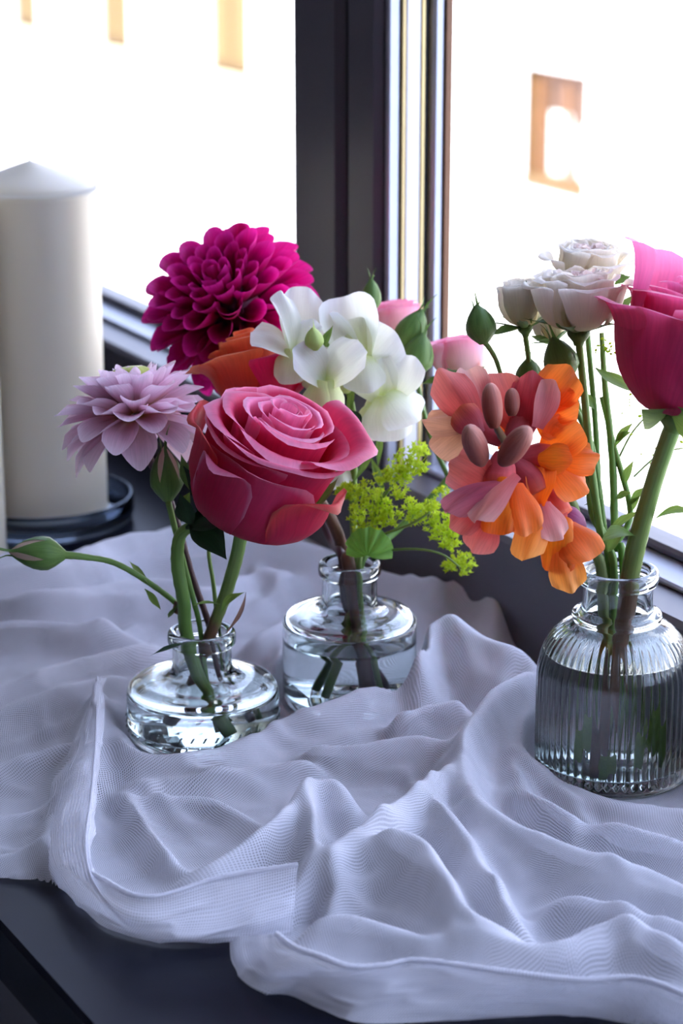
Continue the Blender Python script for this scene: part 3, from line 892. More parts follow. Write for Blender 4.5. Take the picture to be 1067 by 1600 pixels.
# ---- closed rosebud with a cream tip under the dahlia
t = thing('rosebud', L_(0, 0, .006), 'green rosebud opening cream, upright between lilac dahlia and pink rose', 'rosebud', 'rosebuds')
bb = P(262, 778, 1.160); ax = camdir(-.06, .97, .1)
stem(t, [L_(.006, -.006, .006), L_(.002, -.002, .03), L_(-.001, .002, .056), P(303, 940, 1.18), P(283, 865, 1.172), bb - ax * .001], [.0012, .0013, .0014, .0016], MS_GREEN)
bud(t, bb, ax, .026, .0078, ML_SEPAL, ML_SEPAL, BUDT, seed=2, flick=.5)

# ---- leafy sprig with a bent neck
t = thing('leafy_sprig', L_(.008, -.010, .006), 'thick green bent stem with dark leaves under the pink rose', 'sprig')
stem(t, [L_(.012, -.012, .006), L_(0, -.009, .03), L_(-.0075, -.005, .056), P(287, 940, 1.168), P(277, 880, 1.162), P(281, 838, 1.157), P(300, 822, 1.152)], [.0032, .0033, .0034, .0034, .0032, .0026], MS_GREEN)
leaf(t, P(290, 826, 1.150), P(366, 808, 1.146), .017, camdir(0, .6, .75), ML_DARK, bend=-.5)
leaf(t, P(296, 818, 1.150), P(352, 872, 1.138), .017, camdir(.2, .5, .8), ML_DARK, bend=-.35)
leaf(t, P(302, 822, 1.150), P(282, 772, 1.146), .011, camdir(-.4, .2, .8), ML_DARK, bend=-.5)
leaf(t, P(312, 812, 1.154), P(340, 780, 1.150), .014, camdir(.2, .3, .8), ML_DARK, bend=-.3)
leaf(t, P(282, 800, 1.150), P(296, 770, 1.150), .006, camdir(0, .2, .8), ML_MID, bend=-.5)

# ---- long rosebud reaching left
t = thing('rosebud', L_(-.010, .004, .006), 'rosebud on a long stem reaching out to the left', 'rosebud', 'rosebuds')
bb = P(97, 867, 1.150); ax = camdir(-1, .06, .12)
stem(t, [L_(.008, .012, .006), L_(-.002, .006, .03), L_(-.008, .004, .056), P(280, 948, 1.186), P(235, 912, 1.172), P(180, 880, 1.160), P(130, 870, 1.152), bb], [.0012, .0013, .0014, .0015, .0015, .0022], MS_GREEN)
bud(t, bb, ax, .0265, .0078, ML_SEPAL, ML_SEPAL, BUDT, seed=6, flick=.8)
leaf(t, P(232, 908, 1.172), P(202, 876, 1.168), .0045, camdir(.3, .6, .6), ML_MID, bend=.5)
leaf(t, P(238, 915, 1.172), P(226, 905, 1.165), .004, camdir(.3, .6, .6), ML_MID, bend=.5)
leaf(t, P(226, 920, 1.170), P(250, 952, 1.165), .0045, camdir(-.6, .2, .6), ML_MID, bend=.9)
leaf(t, P(276, 945, 1.180), P(262, 966, 1.172), .006, camdir(-.6, .2, .6), ML_MID, bend=.6)
leaf(t, P(272, 938, 1.182), P(280, 962, 1.176), .006, camdir(-.6, .2, .6), MS_BROWN, bend=.6)
leaf(t, P(292, 1004, 1.160), P(236, 1024, 1.150), .0035, camdir(0, .8, .5), ML_DARK, bend=-.2)

# ---- thin bare stalk
t = thing('bare_stalk', L_(.006, .002, .006), 'thin bare green stalk standing behind the pink rose stem', 'stalk')
stem(t, [L_(.018, .012, .006), L_(.008, .009, .056), P(338, 955, 1.186), P(333, 910, 1.184), P(326, 862, 1.182), P(330, 820, 1.18)], [.0011, .0011, .0009], MS_THIN)

# ================================================================== middle jar
# ---- magenta ball dahlia
mc = P(362, 484, 1.265)
t = thing('magenta_dahlia', M_(-.004, .004, .006), 'deep magenta ball dahlia, highest bloom on the left', 'dahlia')
ax = camdir(-.30, .62, .72)
stem(t, [M_(.012, .012, .006), M_(-.002, .006, .05), M_(-.004, .005, .077), P(515, 840, 1.262), P(480, 740, 1.272), P(420, 590, 1.29), mc], [.0022, .0024, .0026], MS_PLUM)
dahlia(t, mc, ax, .046, MAG, 36, 6, 60, (.019, .0300), (.014, .0210), (2.3, 2.1), (.6, .35), seed=4, rb=.34, e=.17, pw=2.2, cuptip=1.5, wt=.85)
dahlia(t, mc, ax, .046, MAG, 74, 56, 140, (.032, .034), (.0220, .0245), (2.1, 1.9), (.3, .05), seed=9, rb=.34, e=.17, pw=2.2, cuptip=1.4, wt=.85)
v, f, uv = lathe(smooth_profile([(1e-5, -.016), (.010, -.013), (.0155, 0), (.010, .013), (1e-5, .016)], 4), 16)
obj('flower_base', [mc + Vector((x, y, z)) for x, y, z in v], f, petal_mat('dahlia_heart', [(0, srgb(70, 4, 36)), (1, srgb(110, 8, 60))], transl=0), t, uv)

# ---- coral rose
cb = P(408, 645, 1.215)
t = thing('coral_rose', M_(0, 0, .006), 'orange and crimson rose tucked behind the front pink rose', 'rose')
ax = camdir(-.22, .95, -.05)
stem(t, [M_(.008, -.008, .006), M_(.003, -.003, .05), M_(-.001, 0, .077), P(541, 876, 1.245), P(522, 822, 1.236), P(492, 772, 1.228), P(445, 700, 1.222), cb], [.0036, .0036, .0034, .003], MS_BROWN)
rose(t, cb, ax, .0235, .034, [(.12, 1.22, 2, 110, 0, 0, 0), (.25, 1.25, 3, 80, .03, .02, 0), (.42, 1.22, 3, 76, .10, .04, 0), (.62, 1.08, 3, 74, .14, .08, 0)], [CORAL], seed=12)
big_petal(t, cb, ax, -30, .0235, .034, 52, [(.1, 0), (.6, .15), (.82, .45), (.92, .7), (1.05, .84), (1.22, .87), (1.28, .84)], CORAL, 2, .02, pt=.12)
big_petal(t, cb, ax, -95, .0235, .034, 48, [(.1, 0), (.6, .15), (.82, .45), (.95, .7), (1.15, .82), (1.36, .86), (1.42, .84)], CORAL, 3, .02, pt=.15)
big_petal(t, cb, ax, 50, .0235, .034, 56, [(.1, 0), (.7, .10), (1.0, .30), (1.1, .52), (1.22, .68), (1.34, .72), (1.4, .66)], CORAL_M, 4, .03, pt=.1)
big_petal(t, cb, ax, 95, .0235, .034, 46, [(.1, 0), (.7, .10), (1.1, .26), (1.4, .36), (1.7, .36), (1.85, .28), (1.9, .2)], CORAL_M, 6, .03, pt=.1)
big_petal(t, cb, ax, 150, .0235, .034, 56, [(.1, 0), (.6, .15), (.84, .45), (.95, .75), (1.05, .92), (1.15, .94), (1.2, .9)], CORAL, 5, .02)

# ---- white snapdragon
t = thing('white_snapdragon', M_(.003, .004, .006), 'white snapdragon spike with a green bud, behind the pink rose', 'snapdragon')
stem(t, [M_(-.010, -.006, .006), M_(.002, .002, .05), M_(.003, .004, .077), P(551, 800, 1.238), P(553, 720, 1.228), P(552, 650, 1.222), P(535, 580, 1.215), P(505, 530, 1.195)], [.0020, .0021, .002, .0019, .0016, .0012], MS_THIN)
def lobe(parent, p0, p1, Wpx, d0, d1, mat, n=(0, .1, 1), cup=.5, bend=-.5, e=.2, ruffle=.06, wb=.45, wt=.8, vmax=.6, seed=0, name='lobe'):
    """one flower lobe from p0 to p1 (picture points at depths d0, d1)"""
    a, b = P(p0[0], p0[1], d0), P(p1[0], p1[1], d1)
    rn = random.Random(seed * 31 + int(p0[0] * 7 + p1[1]))
    L = (b - a).length * 1.06
    me = petal_mesh(name, mat, 10, 11, L=L, W=Wpx * d0 / FPX * 1.1, e=e, pw=2.5, wb=wb, wt=wt, vmax=vmax, cup=cup * rn.uniform(1.1, 1.9), bend=bend * rn.uniform(1.0, 1.7), ruffle=ruffle * 1.5, rk=rn.uniform(4, 6.5), ph=rn.uniform(0, 6), twist=rn.uniform(-.25, .25))
    tip = petal_fn(L=1, W=.1, e=e, bend=bend * 1.3)(0, 1)
    M = frame(a, b - a, camdir(*n)) @ Matrix.Rotation(-math.atan2(tip.z, tip.y), 4, 'X')
    return put(name, me, parent, M)
def tubed(parent, p, r, mat, name='floret'):
    v, f, uv = tube_data([P(*q) for q in p], r, 12)
    return obj(name, v, f, mat, parent, uv)
# floret over the green bud, left
f_ = tubed(t, [(496, 610, 1.214), (478, 578, 1.205), (460, 545, 1.196)], [.003, .006, .0072, .0060], WHT_P)
lobe(f_, (464, 552), (470, 453), 74, 1.196, 1.200, WHT, (.1, 0, 1), cup=.7, bend=.25)
lobe(f_, (458, 556), (432, 462), 46, 1.192, 1.186, WHT, (.75, .1, .7), cup=.5, bend=-.5)
lobe(f_, (458, 556), (392, 528), 60, 1.194, 1.186, WHT, (0, .7, .7), cup=.4, bend=-.6)
lobe(f_, (470, 552), (496, 505), 44, 1.192, 1.190, WHT, (-.4, .3, .9), cup=.5, bend=-.6)
lobe(f_, (456, 545), (446, 598), 62, 1.188, 1.188, WHT_P, (-.2, .2, 1), cup=-.8, bend=-.4, vmax=.4)
# floret with the green throat, right
f_ = tubed(t, [(536, 610, 1.218), (552, 580, 1.212), (562, 556, 1.206)], [.003, .006, .0080, .0070], WHT_P)
lobe(f_, (560, 562), (545, 465), 116, 1.206, 1.205, WHT, (-.1, .3, 1), cup=.75, bend=-.35, ruffle=.05)
lobe(f_, (566, 562), (610, 515), 84, 1.202, 1.198, WHT, (.3, .3, .9), cup=-.4, bend=-.5)
lobe(f_, (556, 566), (500, 502), 66, 1.203, 1.200, WHT, (-.3, .4, .9), cup=.5, bend=-.5)
lobe(f_, (562, 566), (556, 498), 48, 1.198, 1.200, WHT_P, (0, .2, 1), cup=-.6, bend=-.3)
lobe(f_, (566, 556), (572, 612), 70, 1.196, 1.196, WHT, (0, .5, 1), cup=-.6, bend=-.5)
# front floret, lip spread above its body
f_ = tubed(t, [(525, 690, 1.210), (512, 640, 1.192), (506, 596, 1.180)], [.003, .0072, .0085, .0070], WHT_P)
lobe(f_, (506, 600), (457, 548), 66, 1.178, 1.168, WHT, (-.1, .6, .8), cup=.4, bend=-.6)
lobe(f_, (512, 598), (568, 545), 72, 1.178, 1.170, WHT, (.1, .5, .9), cup=.4, bend=-.6)
lobe(f_, (508, 602), (520, 548), 60, 1.180, 1.176, WHT, (0, .4, .9), cup=.3, bend=-.4)
lobe(f_, (500, 594), (488, 668), 66, 1.172, 1.172, WHT_P, (-.2, .3, 1), cup=-.9, bend=-.3, vmax=.4)
lobe(f_, (514, 594), (522, 664), 58, 1.173, 1.173, WHT_P, (.3, .3, 1), cup=-.8, bend=-.3, vmax=.4)
lobe(f_, (506, 640), (530, 700), 46, 1.176, 1.176, WHT, (.3, .3, 1), cup=-.5, bend=-.3, vmax=.4)
# drooping floret, right
f_ = tubed(t, [(575, 660, 1.224), (590, 640, 1.216), (604, 622, 1.208)], [.003, .0065, .0080, .0066], WHT_P)
lobe(f_, (604, 626), (572, 560), 78, 1.207, 1.204, WHT, (-.3, .4, .9), cup=.5, bend=-.4)
lobe(f_, (608, 622), (636, 556), 72, 1.205, 1.202, WHT, (.2, .3, .9), cup=.5, bend=-.5)
lobe(f_, (606, 612), (652, 655), 92, 1.200, 1.196, WHT, (.4, .5, .9), cup=-.4, bend=-.6)
lobe(f_, (604, 618), (606, 688), 86, 1.198, 1.198, WHT, (.1, .5, .9), cup=-.5, bend=-.5)
lobe(f_, (598, 622), (566, 682), 68, 1.203, 1.206, WHT_P, (-.3, .4, .9), cup=-.5, bend=-.4)
# low floret half hidden by the rose
f_ = tubed(t, [(548, 700, 1.230), (535, 720, 1.232), (524, 735, 1.232)], [.002, .0045, .0050], WHT_P)
lobe(f_, (528, 722), (512, 765), 46, 1.228, 1.228, WHT, (0, .4, .9), cup=-.5)
lobe(f_, (530, 722), (540, 758), 40, 1.228, 1.228, WHT, (.2, .4, .9), cup=-.5)
bud(t, P(493, 545, 1.17), camdir(-.12, .95, .35), .0115, .0046, GBUD, GBUD, GBUD, n=3, seed=3, flick=.1)
leaf(t, P(505, 548, 1.185), P(520, 510, 1.185), .005, camdir(-.5, .2, .8), ML_MID, bend=-.5)
leaf(t, P(548, 655, 1.205), P(556, 600, 1.205), .006, camdir(-.7, .1, .6), ML_MID, bend=-.4)
leaf(t, P(545, 640, 1.200), P(563, 672, 1.195), .008, camdir(0, .3, .9), ML_DARK, bend=-.4)
leaf(t, P(590, 730, 1.225), P(596, 660, 1.222), .004, camdir(0, .1, .9), ML_MID, bend=-.2)
leaf(t, P(555, 750, 1.228), P(588, 695, 1.222), .004, camdir(0, .1, .9), ML_MID, bend=-.3)
leaf(t, P(600, 770, 1.228), P(580, 715, 1.222), .005, camdir(0, .1, .9), ML_MID, bend=-.3)

# ---- pale pink spray rose
t = thing('spray_rose', M_(.006, .004, .006), 'pale pink spray rose with tight green buds, behind the white snapdragon', 'rose')
stem(t, [M_(-.012, .008, .006), M_(.002, .005, .05), M_(.007, .002, .077), P(612, 836, 1.250), P(690, 760, 1.252), P(732, 695, 1.252), P(728, 620, 1.250), P(722, 596, 1.248)], [.0018, .0019, .0019, .0017], MS_GREEN)
SMALL = [(.14, 1.0, 2, 110, 0, 0, 0), (.3, 1.01, 3, 78, .03, .02, 0), (.5, .98, 3, 76, .07, .04, 0), (.7, .94, 4, 62, .10, .06, 0), (.86, .88, 4, 60, .16, .08, 0)]
def bloom(parent, base, axis, R, H, mats, seed, layers=SMALL, ruffle=.02, smat=None, sl=.9):
    """small rose on a spray: its green cup is the part, petals and sepals hang on it"""
    h = hip(parent, base, axis, R * .28, R * .34, smat or ML_SEPAL, 'bloom')
    rose(h, base, axis, R, H, layers, mats, seed=seed, ruffle=ruffle, nu=8, nv=9)
    sepals(h, base, axis, R * sl * 1.3, R * .42, 1.15, ML_SEPAL, bend=-.3, rb=R * .25, spin=seed)
    return h
bloom(t, P(722, 594, 1.248), camdir(-.15, .95, -.05), .0165, .023, [PALE], 21)
br = P(690, 640, 1.268)
stem(t, [P(700, 745, 1.254), P(672, 680, 1.268), P(650, 600, 1.282), P(622, 545, 1.29)], [.0014, .0013, .0012], MS_GREEN, 'branch')
bloom(t, P(620, 540, 1.288), camdir(-.12, .98, .05), .0155, .024, [PALE], 24)
stem(t, [P(660, 640, 1.276), P(650, 590, 1.255), P(640, 562, 1.238)], [.0012, .0012], MS_GREEN, 'branch')
bud(t, P(628, 545, 1.235), camdir(.45, .85, .1), .0240, .0078, ML_SEPAL, ML_SEPAL, None, seed=8, flick=.15)
stem(t, [P(660, 640, 1.270), P(652, 595, 1.24), P(648, 582, 1.235)], [.0012, .0012], MS_GREEN, 'branch')
bud(t, P(645, 583, 1.228), camdir(.25, .95, .1), .0225, .0080, ML_SEPAL, ML_SEPAL, None, seed=9, flick=.4)
stem(t, [P(650, 600, 1.282), P(610, 540, 1.285), P(588, 500, 1.275), P(578, 478, 1.268)], [.0011, .0011], MS_GREEN, 'branch')
bud(t, P(578, 486, 1.262), camdir(.05, 1, .1), .0180, .0052, ML_SEPAL, ML_SEPAL, None, seed=5, flick=.3)
leaf(t, P(660, 600, 1.25), P(690, 598, 1.245), .006, camdir(0, .7, .6), ML_SEPAL, 'sepal', bend=-.6)

# ---- lady's mantle
t = thing('lime_flower_spray', M_(.006, -.003, .006), 'spray of tiny lime green flowers with a lobed leaf, over the middle jar', 'flowers')
CL = [((640, 722), 34, 26, 46), ((604, 742), 20, 18, 22), ((560, 768), 34, 20, 44), ((590, 792), 26, 30, 46), ((578, 828), 26, 26, 36), ((660, 806), 28, 22, 34),
      ((692, 826), 30, 26, 44), ((540, 770), 18, 14, 20), ((556, 802), 18, 16, 22), ((622, 768), 16, 14, 16), ((612, 806), 18, 18, 22), ((705, 846), 18, 16, 20),
      ((630, 740), 20, 16, 24), ((676, 790), 16, 12, 16), ((645, 790), 16, 14, 16), ((722, 880), 22, 20, 30), ((702, 884), 12, 12, 12), ((690, 772), 14, 12, 12), ((655, 700), 18, 14, 16)]
root = M_(.005, -.004, .077)
hub = P(566, 860, 1.225); hub2 = P(600, 835, 1.215)
stem(t, [M_(.014, -.010, .006), M_(.006, -.005, .05), root, hub], [.0014, .0014, .0013], MS_THIN)
stem(t, [hub, P(585, 850, 1.218), hub2, P(640, 820, 1.205), P(672, 800, 1.2)], [.0010, .0008, .0006], MS_THIN, 'branch', seg=6)
stem(t, [hub, P(600, 860, 1.215), P(650, 858, 1.205), P(690, 866, 1.2), P(718, 886, 1.198)], [.0009, .0007, .0005], MS_THIN, 'branch', seg=6)
stem(t, [hub, P(566, 800, 1.222), P(570, 770, 1.22)], [.0010, .0006], MS_THIN, 'branch', seg=6)
stem(t, [hub, P(592, 790, 1.222), P(620, 750, 1.218), P(642, 722, 1.215)], [.0010, .0006], MS_THIN, 'branch', seg=6)
for ci, ((cx, cy), rx, ry, n) in enumerate(CL):
    rn = random.Random(100 + ci)
    mb = MB(); dc = 1.215 + rn.uniform(-.012, .006)
    c0 = P(cx, cy + ry * .9, dc)
    n = int(n * 1.9)
    for k in range(n):
        while True:
            x, y, z = rn.uniform(-1, 1), rn.uniform(-1, 1), rn.uniform(-1, 1)
            if x * x + y * y + z * z < 1: break
        c = P(cx + x * rx, cy + y * ry, dc) + CF * (z * .006)
        a = camdir(x * .8 + rn.uniform(-.5, .5), .6 + rn.uniform(-.4, .5), .6 + rn.uniform(-.4, .4))
        e1, e2, a = axes(a)
        s = rn.uniform(.0015, .0024); ph = rn.random() * 6
        vv = [c - a * s * .5]
        for j in range(8):
            rr = s if j % 2 == 0 else s * .38
            an = ph + j * math.pi / 4
            vv.append(c + (e1 * math.cos(an) + e2 * math.sin(an)) * rr + a * (.35 * s if j % 2 == 0 else 0))
        mb.add(vv, [(0, 1 + j, 1 + (j + 1) % 8) for j in range(8)], [(.5, .2)] + [(.5, 1 if j % 2 == 0 else .5) for j in range(8)])
        # pedicel
        if k % 2 == 0:
            q = c0.lerp(c, .45) ; w_ = CR * .00018
            mb.add([q - w_, q + w_, c + w_, c - w_], [(0, 1, 2, 3)], [(.5, .3)] * 4)
    o = mb.build('flower_cluster', SCOR, t, True)
    o['kind'] = 'stuff'
# scalloped leaf
def scal(u, v):
    r = .0115 * v * (1 + .10 * abs(math.sin(u * 3.5 * math.pi)) * v)
    an = u * 1.9
    return Vector((r * math.sin(an), r * math.cos(an), .004 * v * abs(math.sin(u * 3.5 * math.pi)) - .010 * v * v))
put('leaf', grid_mesh('leaf', scal, 28, 8, ML_LIME), t, frame(P(574, 868, 1.205), camdir(.0, .35, .2), camdir(-.1, .5, 1)))

# ================================================================== right jar
# ---- orange snapdragon, its spike turned to the viewer
t = thing('orange_snapdragon', R_(-.006, 0, .006), 'orange and salmon snapdragon leaning left out of the ribbed bottle', 'snapdragon')
stem(t, [R_(.012, .006, .006), R_(-.004, .002, .06), R_(-.0085, .001, .104), P(915, 850, 1.128), P(890, 780, 1.122), P(850, 725, 1.115), P(800, 700, 1.09), P(778, 672, 1.062), P(768, 640, 1.05)], [.0026, .0027, .0027, .0026, .0024, .0018, .0012], MS_SNAP)
# upper left floret
f_ = tubed(t, [(785, 690, 1.082), (755, 668, 1.084), (728, 655, 1.084)], [.003, .0055, .0068, .0060], ORG_T)
lobe(f_, (748, 665), (688, 582), 66, 1.080, 1.082, ORG_S, (-.3, .3, .9), cup=-.5, bend=-.5)
lobe(f_, (752, 655), (728, 578), 58, 1.086, 1.090, ORG_K, (.1, .2, .9), cup=.5, bend=-.3)
lobe(f_, (738, 668), (664, 650), 56, 1.080, 1.080, ORG_B, (-.2, .6, .7), cup=-.5, bend=-.6)
lobe(f_, (736, 668), (682, 708), 76, 1.082, 1.080, ORG_B, (-.3, .5, .8), cup=-.5, bend=-.5)
lobe(f_, (750, 680), (716, 640), 52, 1.074, 1.074, ORG_T, (-.3, .4, .8), cup=-.6, bend=-.3)
# upper right floret
f_ = tubed(t, [(795, 700, 1.084), (812, 668, 1.090), (828, 642, 1.094)], [.003, .0055, .0070, .0060], ORG_T)
lobe(f_, (806, 672), (772, 586), 70, 1.090, 1.090, ORG_S, (-.3, .3, .9), cup=-.5, bend=-.4)
lobe(f_, (818, 680), (836, 586), 66, 1.086, 1.086, ORG_R, (.1, .3, .9), cup=-.6, bend=-.3)
lobe(f_, (838, 668), (858, 596), 46, 1.084, 1.084, ORG_K, (.5, .3, .8), cup=.5, bend=-.3)
lobe(f_, (840, 645), (892, 580), 70, 1.095, 1.092, ORG, (.2, .3, .9), cup=.4, bend=-.5, ruffle=.1)
lobe(f_, (842, 650), (902, 628), 64, 1.094, 1.090, ORG, (.2, .5, .8), cup=-.3, bend=-.5, ruffle=.1)
lobe(f_, (840, 655), (878, 676), 52, 1.092, 1.088, ORG, (.2, .5, .8), cup=-.3, bend=-.5, ruffle=.1)
lobe(f_, (792, 705), (808, 632), 62, 1.092, 1.094, ORG, (0, .2, 1), cup=-.3, bend=-.2)
# right floret, facing right
f_ = tubed(t, [(808, 718, 1.085), (832, 716, 1.088), (856, 716, 1.090)], [.003, .0056, .0072, .0070], ORG_T)
lobe(f_, (852, 712), (905, 668), 74, 1.088, 1.086, ORG, (-.1, .3, .9), cup=.4, bend=-.5)
lobe(f_, (868, 716), (934, 712), 62, 1.082, 1.084, ORG, (.3, .3, .9), cup=-.4, bend=-.6)
lobe(f_, (862, 724), (912, 772), 66, 1.082, 1.082, ORG, (.2, .5, .8), cup=-.4, bend=-.5)
lobe(f_, (840, 716), (892, 716), 72, 1.078, 1.074, ORG_P, (0, .2, 1), cup=-1.1, bend=-.7, vmax=.45, name='palate')
lobe(f_, (828, 730), (806, 760), 50, 1.084, 1.080, ORG_T, (0, .3, 1), cup=-.4, bend=-.4)
# lower left floret
f_ = tubed(t, [(785, 705, 1.066), (782, 740, 1.066), (778, 765, 1.064)], [.003, .0065, .0078, .0070], ORG_T)
lobe(f_, (776, 765), (708, 722), 72, 1.064, 1.068, ORG_S, (-.2, .2, 1), cup=.4, bend=-.4)
lobe(f_, (796, 752), (694, 792), 58, 1.056, 1.052, ORG_M, (-.2, .8, .5), cup=-.5, bend=-.5)
lobe(f_, (806, 740), (742, 812), 50, 1.050, 1.046, ORG_K, (-.4, .6, .7), cup=-.6, bend=-.3)
lobe(f_, (790, 745), (772, 832), 96, 1.056, 1.052, ORG_P, (-.1, .5, .9), cup=-.8, bend=-.5, vmax=.45, name='palate')
lobe(f_, (806, 755), (824, 834), 64, 1.054, 1.052, ORG, (.2, .5, .9), cup=-.5, bend=-.5)
lobe(f_, (768, 805), (738, 860), 64, 1.058, 1.056, ORG_S, (-.2, .5, .9), cup=-.4, bend=-.5)
lobe(f_, (752, 790), (708, 826), 54, 1.058, 1.056, ORG_S, (-.2, .6, .8), cup=-.4, bend=-.5)
# middle low floret
f_ = tubed(t, [(800, 722, 1.080), (825, 745, 1.082), (842, 772, 1.080)], [.003, .0055, .0065, .0060], ORG_T)
lobe(f_, (846, 778), (812, 872), 66, 1.078, 1.074, ORG_O, (-.3, .5, .9), cup=-.7, bend=-.5)
lobe(f_, (840, 790), (850, 728), 50, 1.076, 1.080, ORG, (-.1, .2, 1), cup=.5, bend=-.3)
lobe(f_, (850, 785), (872, 842), 56, 1.076, 1.074, ORG_K, (.2, .5, .8), cup=-.5, bend=-.4)
# lowest floret, hanging right
f_ = tubed(t, [(815, 735, 1.092), (850, 770, 1.094), (874, 808, 1.092)], [.003, .0058, .0072, .0070], ORG_T)
lobe(f_, (880, 806), (868, 892), 96, 1.086, 1.080, ORG_P, (-.1, .5, .9), cup=-.8, bend=-.6, vmax=.45, name='palate')
lobe(f_, (886, 818), (926, 872), 88, 1.086, 1.082, ORG, (.3, .5, .9), cup=-.6, bend=-.6)
lobe(f_, (876, 852), (892, 922), 56, 1.082, 1.080, ORG_O, (0, .4, .9), cup=-.4, bend=-.4, ruffle=.1)
lobe(f_, (882, 822), (858, 798), 44, 1.090, 1.088, ORG_S, (-.2, .3, .9), cup=-.3, bend=-.4)
def closed_bud(parent, p0, p1, r, mat):
    a = (p1 - p0); L = a.length
    e1, e2, a = axes(a)
    v, f, uv = lathe(smooth_profile([(r * .45, 0), (r * .85, L * .2), (r, L * .5), (r * .85, L * .78), (r * .45, L * .95), (1e-5, L)], 3), 14)
    b = obj('bud', [p0 + e1 * x * 1.05 + e2 * y * .9 + a * z for x, y, z in v], f, mat, parent, uv)
    sepals(b, p0, a, L * .42, r * 1.1, .35, petal_mat_cache, n=4, bend=.4, rb=r * .4)
petal_mat_cache = petal_mat('snapdragon_calyx', [(0, srgb(70, 62, 44)), (1, srgb(96, 70, 58))], transl=.15)
closed_bud(t, P(752, 722, 1.045), P(733, 668, 1.024), .0060, SNB)
closed_bud(t, P(785, 722, 1.045), P(826, 670, 1.026), .0062, SNB)
closed_bud(t, P(772, 668, 1.050), P(766, 598, 1.045), .0052, SNB)
closed_bud(t, P(800, 650, 1.075), P(800, 606, 1.075), .0040, SNB)
# faded flower low on the spike
closed_bud(t, P(905, 830, 1.110), P(882, 798, 1.098), .0065, PURP)

# ---- cream spray rose
t = thing('cream_spray_rose', R_(.002, .006, .006), 'cream spray rose with open blooms and green buds, above the ribbed bottle', 'rose')
main = [R_(-.010, .010, .006), R_(-.002, .006, .06), R_(-.002, .004, .104), P(940, 840, 1.132), P(925, 740, 1.127), P(915, 640, 1.120), P(905, 540, 1.113), P(904, 520, 1.110)]
stem(t, main, [.0018, .0019, .0020, .0020, .0019, .0018, .0019], MS_GREEN)
CLAY = [(.10, .93, 2, 110, 0, 0, 1), (.22, .95, 4, 62, .02, .02, 1), (.36, .97, 4, 60, .03, .03, 1), (.5, .99, 5, 52, .04, .04, 0), (.66, .98, 5, 50, .08, .05, 0), (.8, .93, 5, 48, .12, .08, 0)]
b1 = bloom(t, P(904, 518, 1.108), camdir(-.02, .93, .22), .0195, .0285, [CRM, CRM_IN], 31, CLAY, .07)
for k, (th, mt) in enumerate(((70, CRM), (-75, CRM), (10, CRM))):
    big_petal(b1, P(904, 518, 1.108), camdir(-.02, .93, .22), th, .0195, .0285, 44, [(.1, 0), (.7, .12), (1.0, .38), (1.12, .62), (1.2, .78), (1.3, .82), (1.36, .78)], mt, 40 + k, .04, nu=10)
stem(t, [P(936, 780, 1.134), P(930, 660, 1.140), P(918, 520, 1.150), P(916, 446, 1.155)], [.0014, .0014, .0014], MS_GREEN, 'branch')
b2 = bloom(t, P(917, 440, 1.155), camdir(.04, .92, .30), .0165, .0185, [CRM, CRM_IN], 33, CLAY, .07)
for k, th in enumerate((85, -80, 40, 150)):
    big_petal(b2, P(917, 440, 1.155), camdir(.04, .92, .30), th, .0165, .0185, 46, [(.1, 0), (.7, .12), (1.0, .34), (1.14, .54), (1.28, .66), (1.42, .68), (1.48, .64)], CRM, 50 + k, .05, nu=10)
stem(t, [P(930, 770, 1.130), P(885, 680, 1.127), P(835, 600, 1.124), P(823, 540, 1.122), P(820, 516, 1.121)], [.0013, .0012, .0014], MS_GREEN, 'branch')
TIGHT = [(.2, 1.0, 2, 110, 0, 0, 0), (.4, 1.0, 3, 78, .0, .0, 0), (.6, .98, 3, 78, .02, .01, 0), (.8, .93, 3, 76, .03, .02, 0)]
b3 = bloom(t, P(820, 512, 1.120), camdir(-.12, .97, .15), .0128, .0225, [CRM], 35, TIGHT, .02, sl=1.2)
leaf(t, P(816, 512, 1.118), P(766, 524, 1.112), .006, camdir(0, .6, .6), ML_SEPAL, 'sepal', bend=-.4)
leaf(t, P(830, 505, 1.112), P(822, 440, 1.106), .005, camdir(0, .1, 1), ML_SEPAL, 'sepal', bend=.15)
stem(t, [P(880, 680, 1.127), P(800, 620, 1.12), P(774, 560, 1.115), P(757, 534, 1.112)], [.0011, .0011, .0013], MS_GREEN, 'branch')
bud(t, P(755, 534, 1.112), camdir(-.18, .95, .1), .0185, .0068, ML_SEPAL, ML_SEPAL, None, seed=14, flick=.5)
stem(t, [P(944, 830, 1.138), P(925, 700, 1.132), P(890, 620, 1.12), P(880, 585, 1.115)], [.0016, .0015, .0016], MS_GREEN, 'branch')
bud(t, P(884, 592, 1.113), camdir(-.30, .93, .1), .0215, .0078, ML_SEPAL, ML_SEPAL, None, seed=15, flick=.3)
stem(t, [P(925, 720, 1.134), P(905, 640, 1.136), P(880, 560, 1.136), P(872, 538, 1.136)], [.0012, .0012], MS_GREEN, 'branch')
bloom(t, P(866, 534, 1.135), camdir(-.35, .9, .05), .0095, .0150, [CRM], 37, TIGHT, .02, sl=1.3)
stem(t, [P(880, 680, 1.127), P(840, 640, 1.128), P(826, 600, 1.128)], [.001, .001], MS_GREEN, 'branch')
bud(t, P(826, 606, 1.126), camdir(0, .95, .1), .0150, .0062, ML_SEPAL, ML_SEPAL, None, seed=16, flick=.2)
leaf(t, P(868, 538, 1.130), P(828, 524, 1.126), .006, camdir(0, .6, .6), ML_SEPAL, 'sepal', bend=.4)
leaf(t, P(958, 500, 1.12), P(990, 462, 1.118), .007, camdir(-.3, .5, .6), ML_SEPAL, 'sepal', bend=-.2)
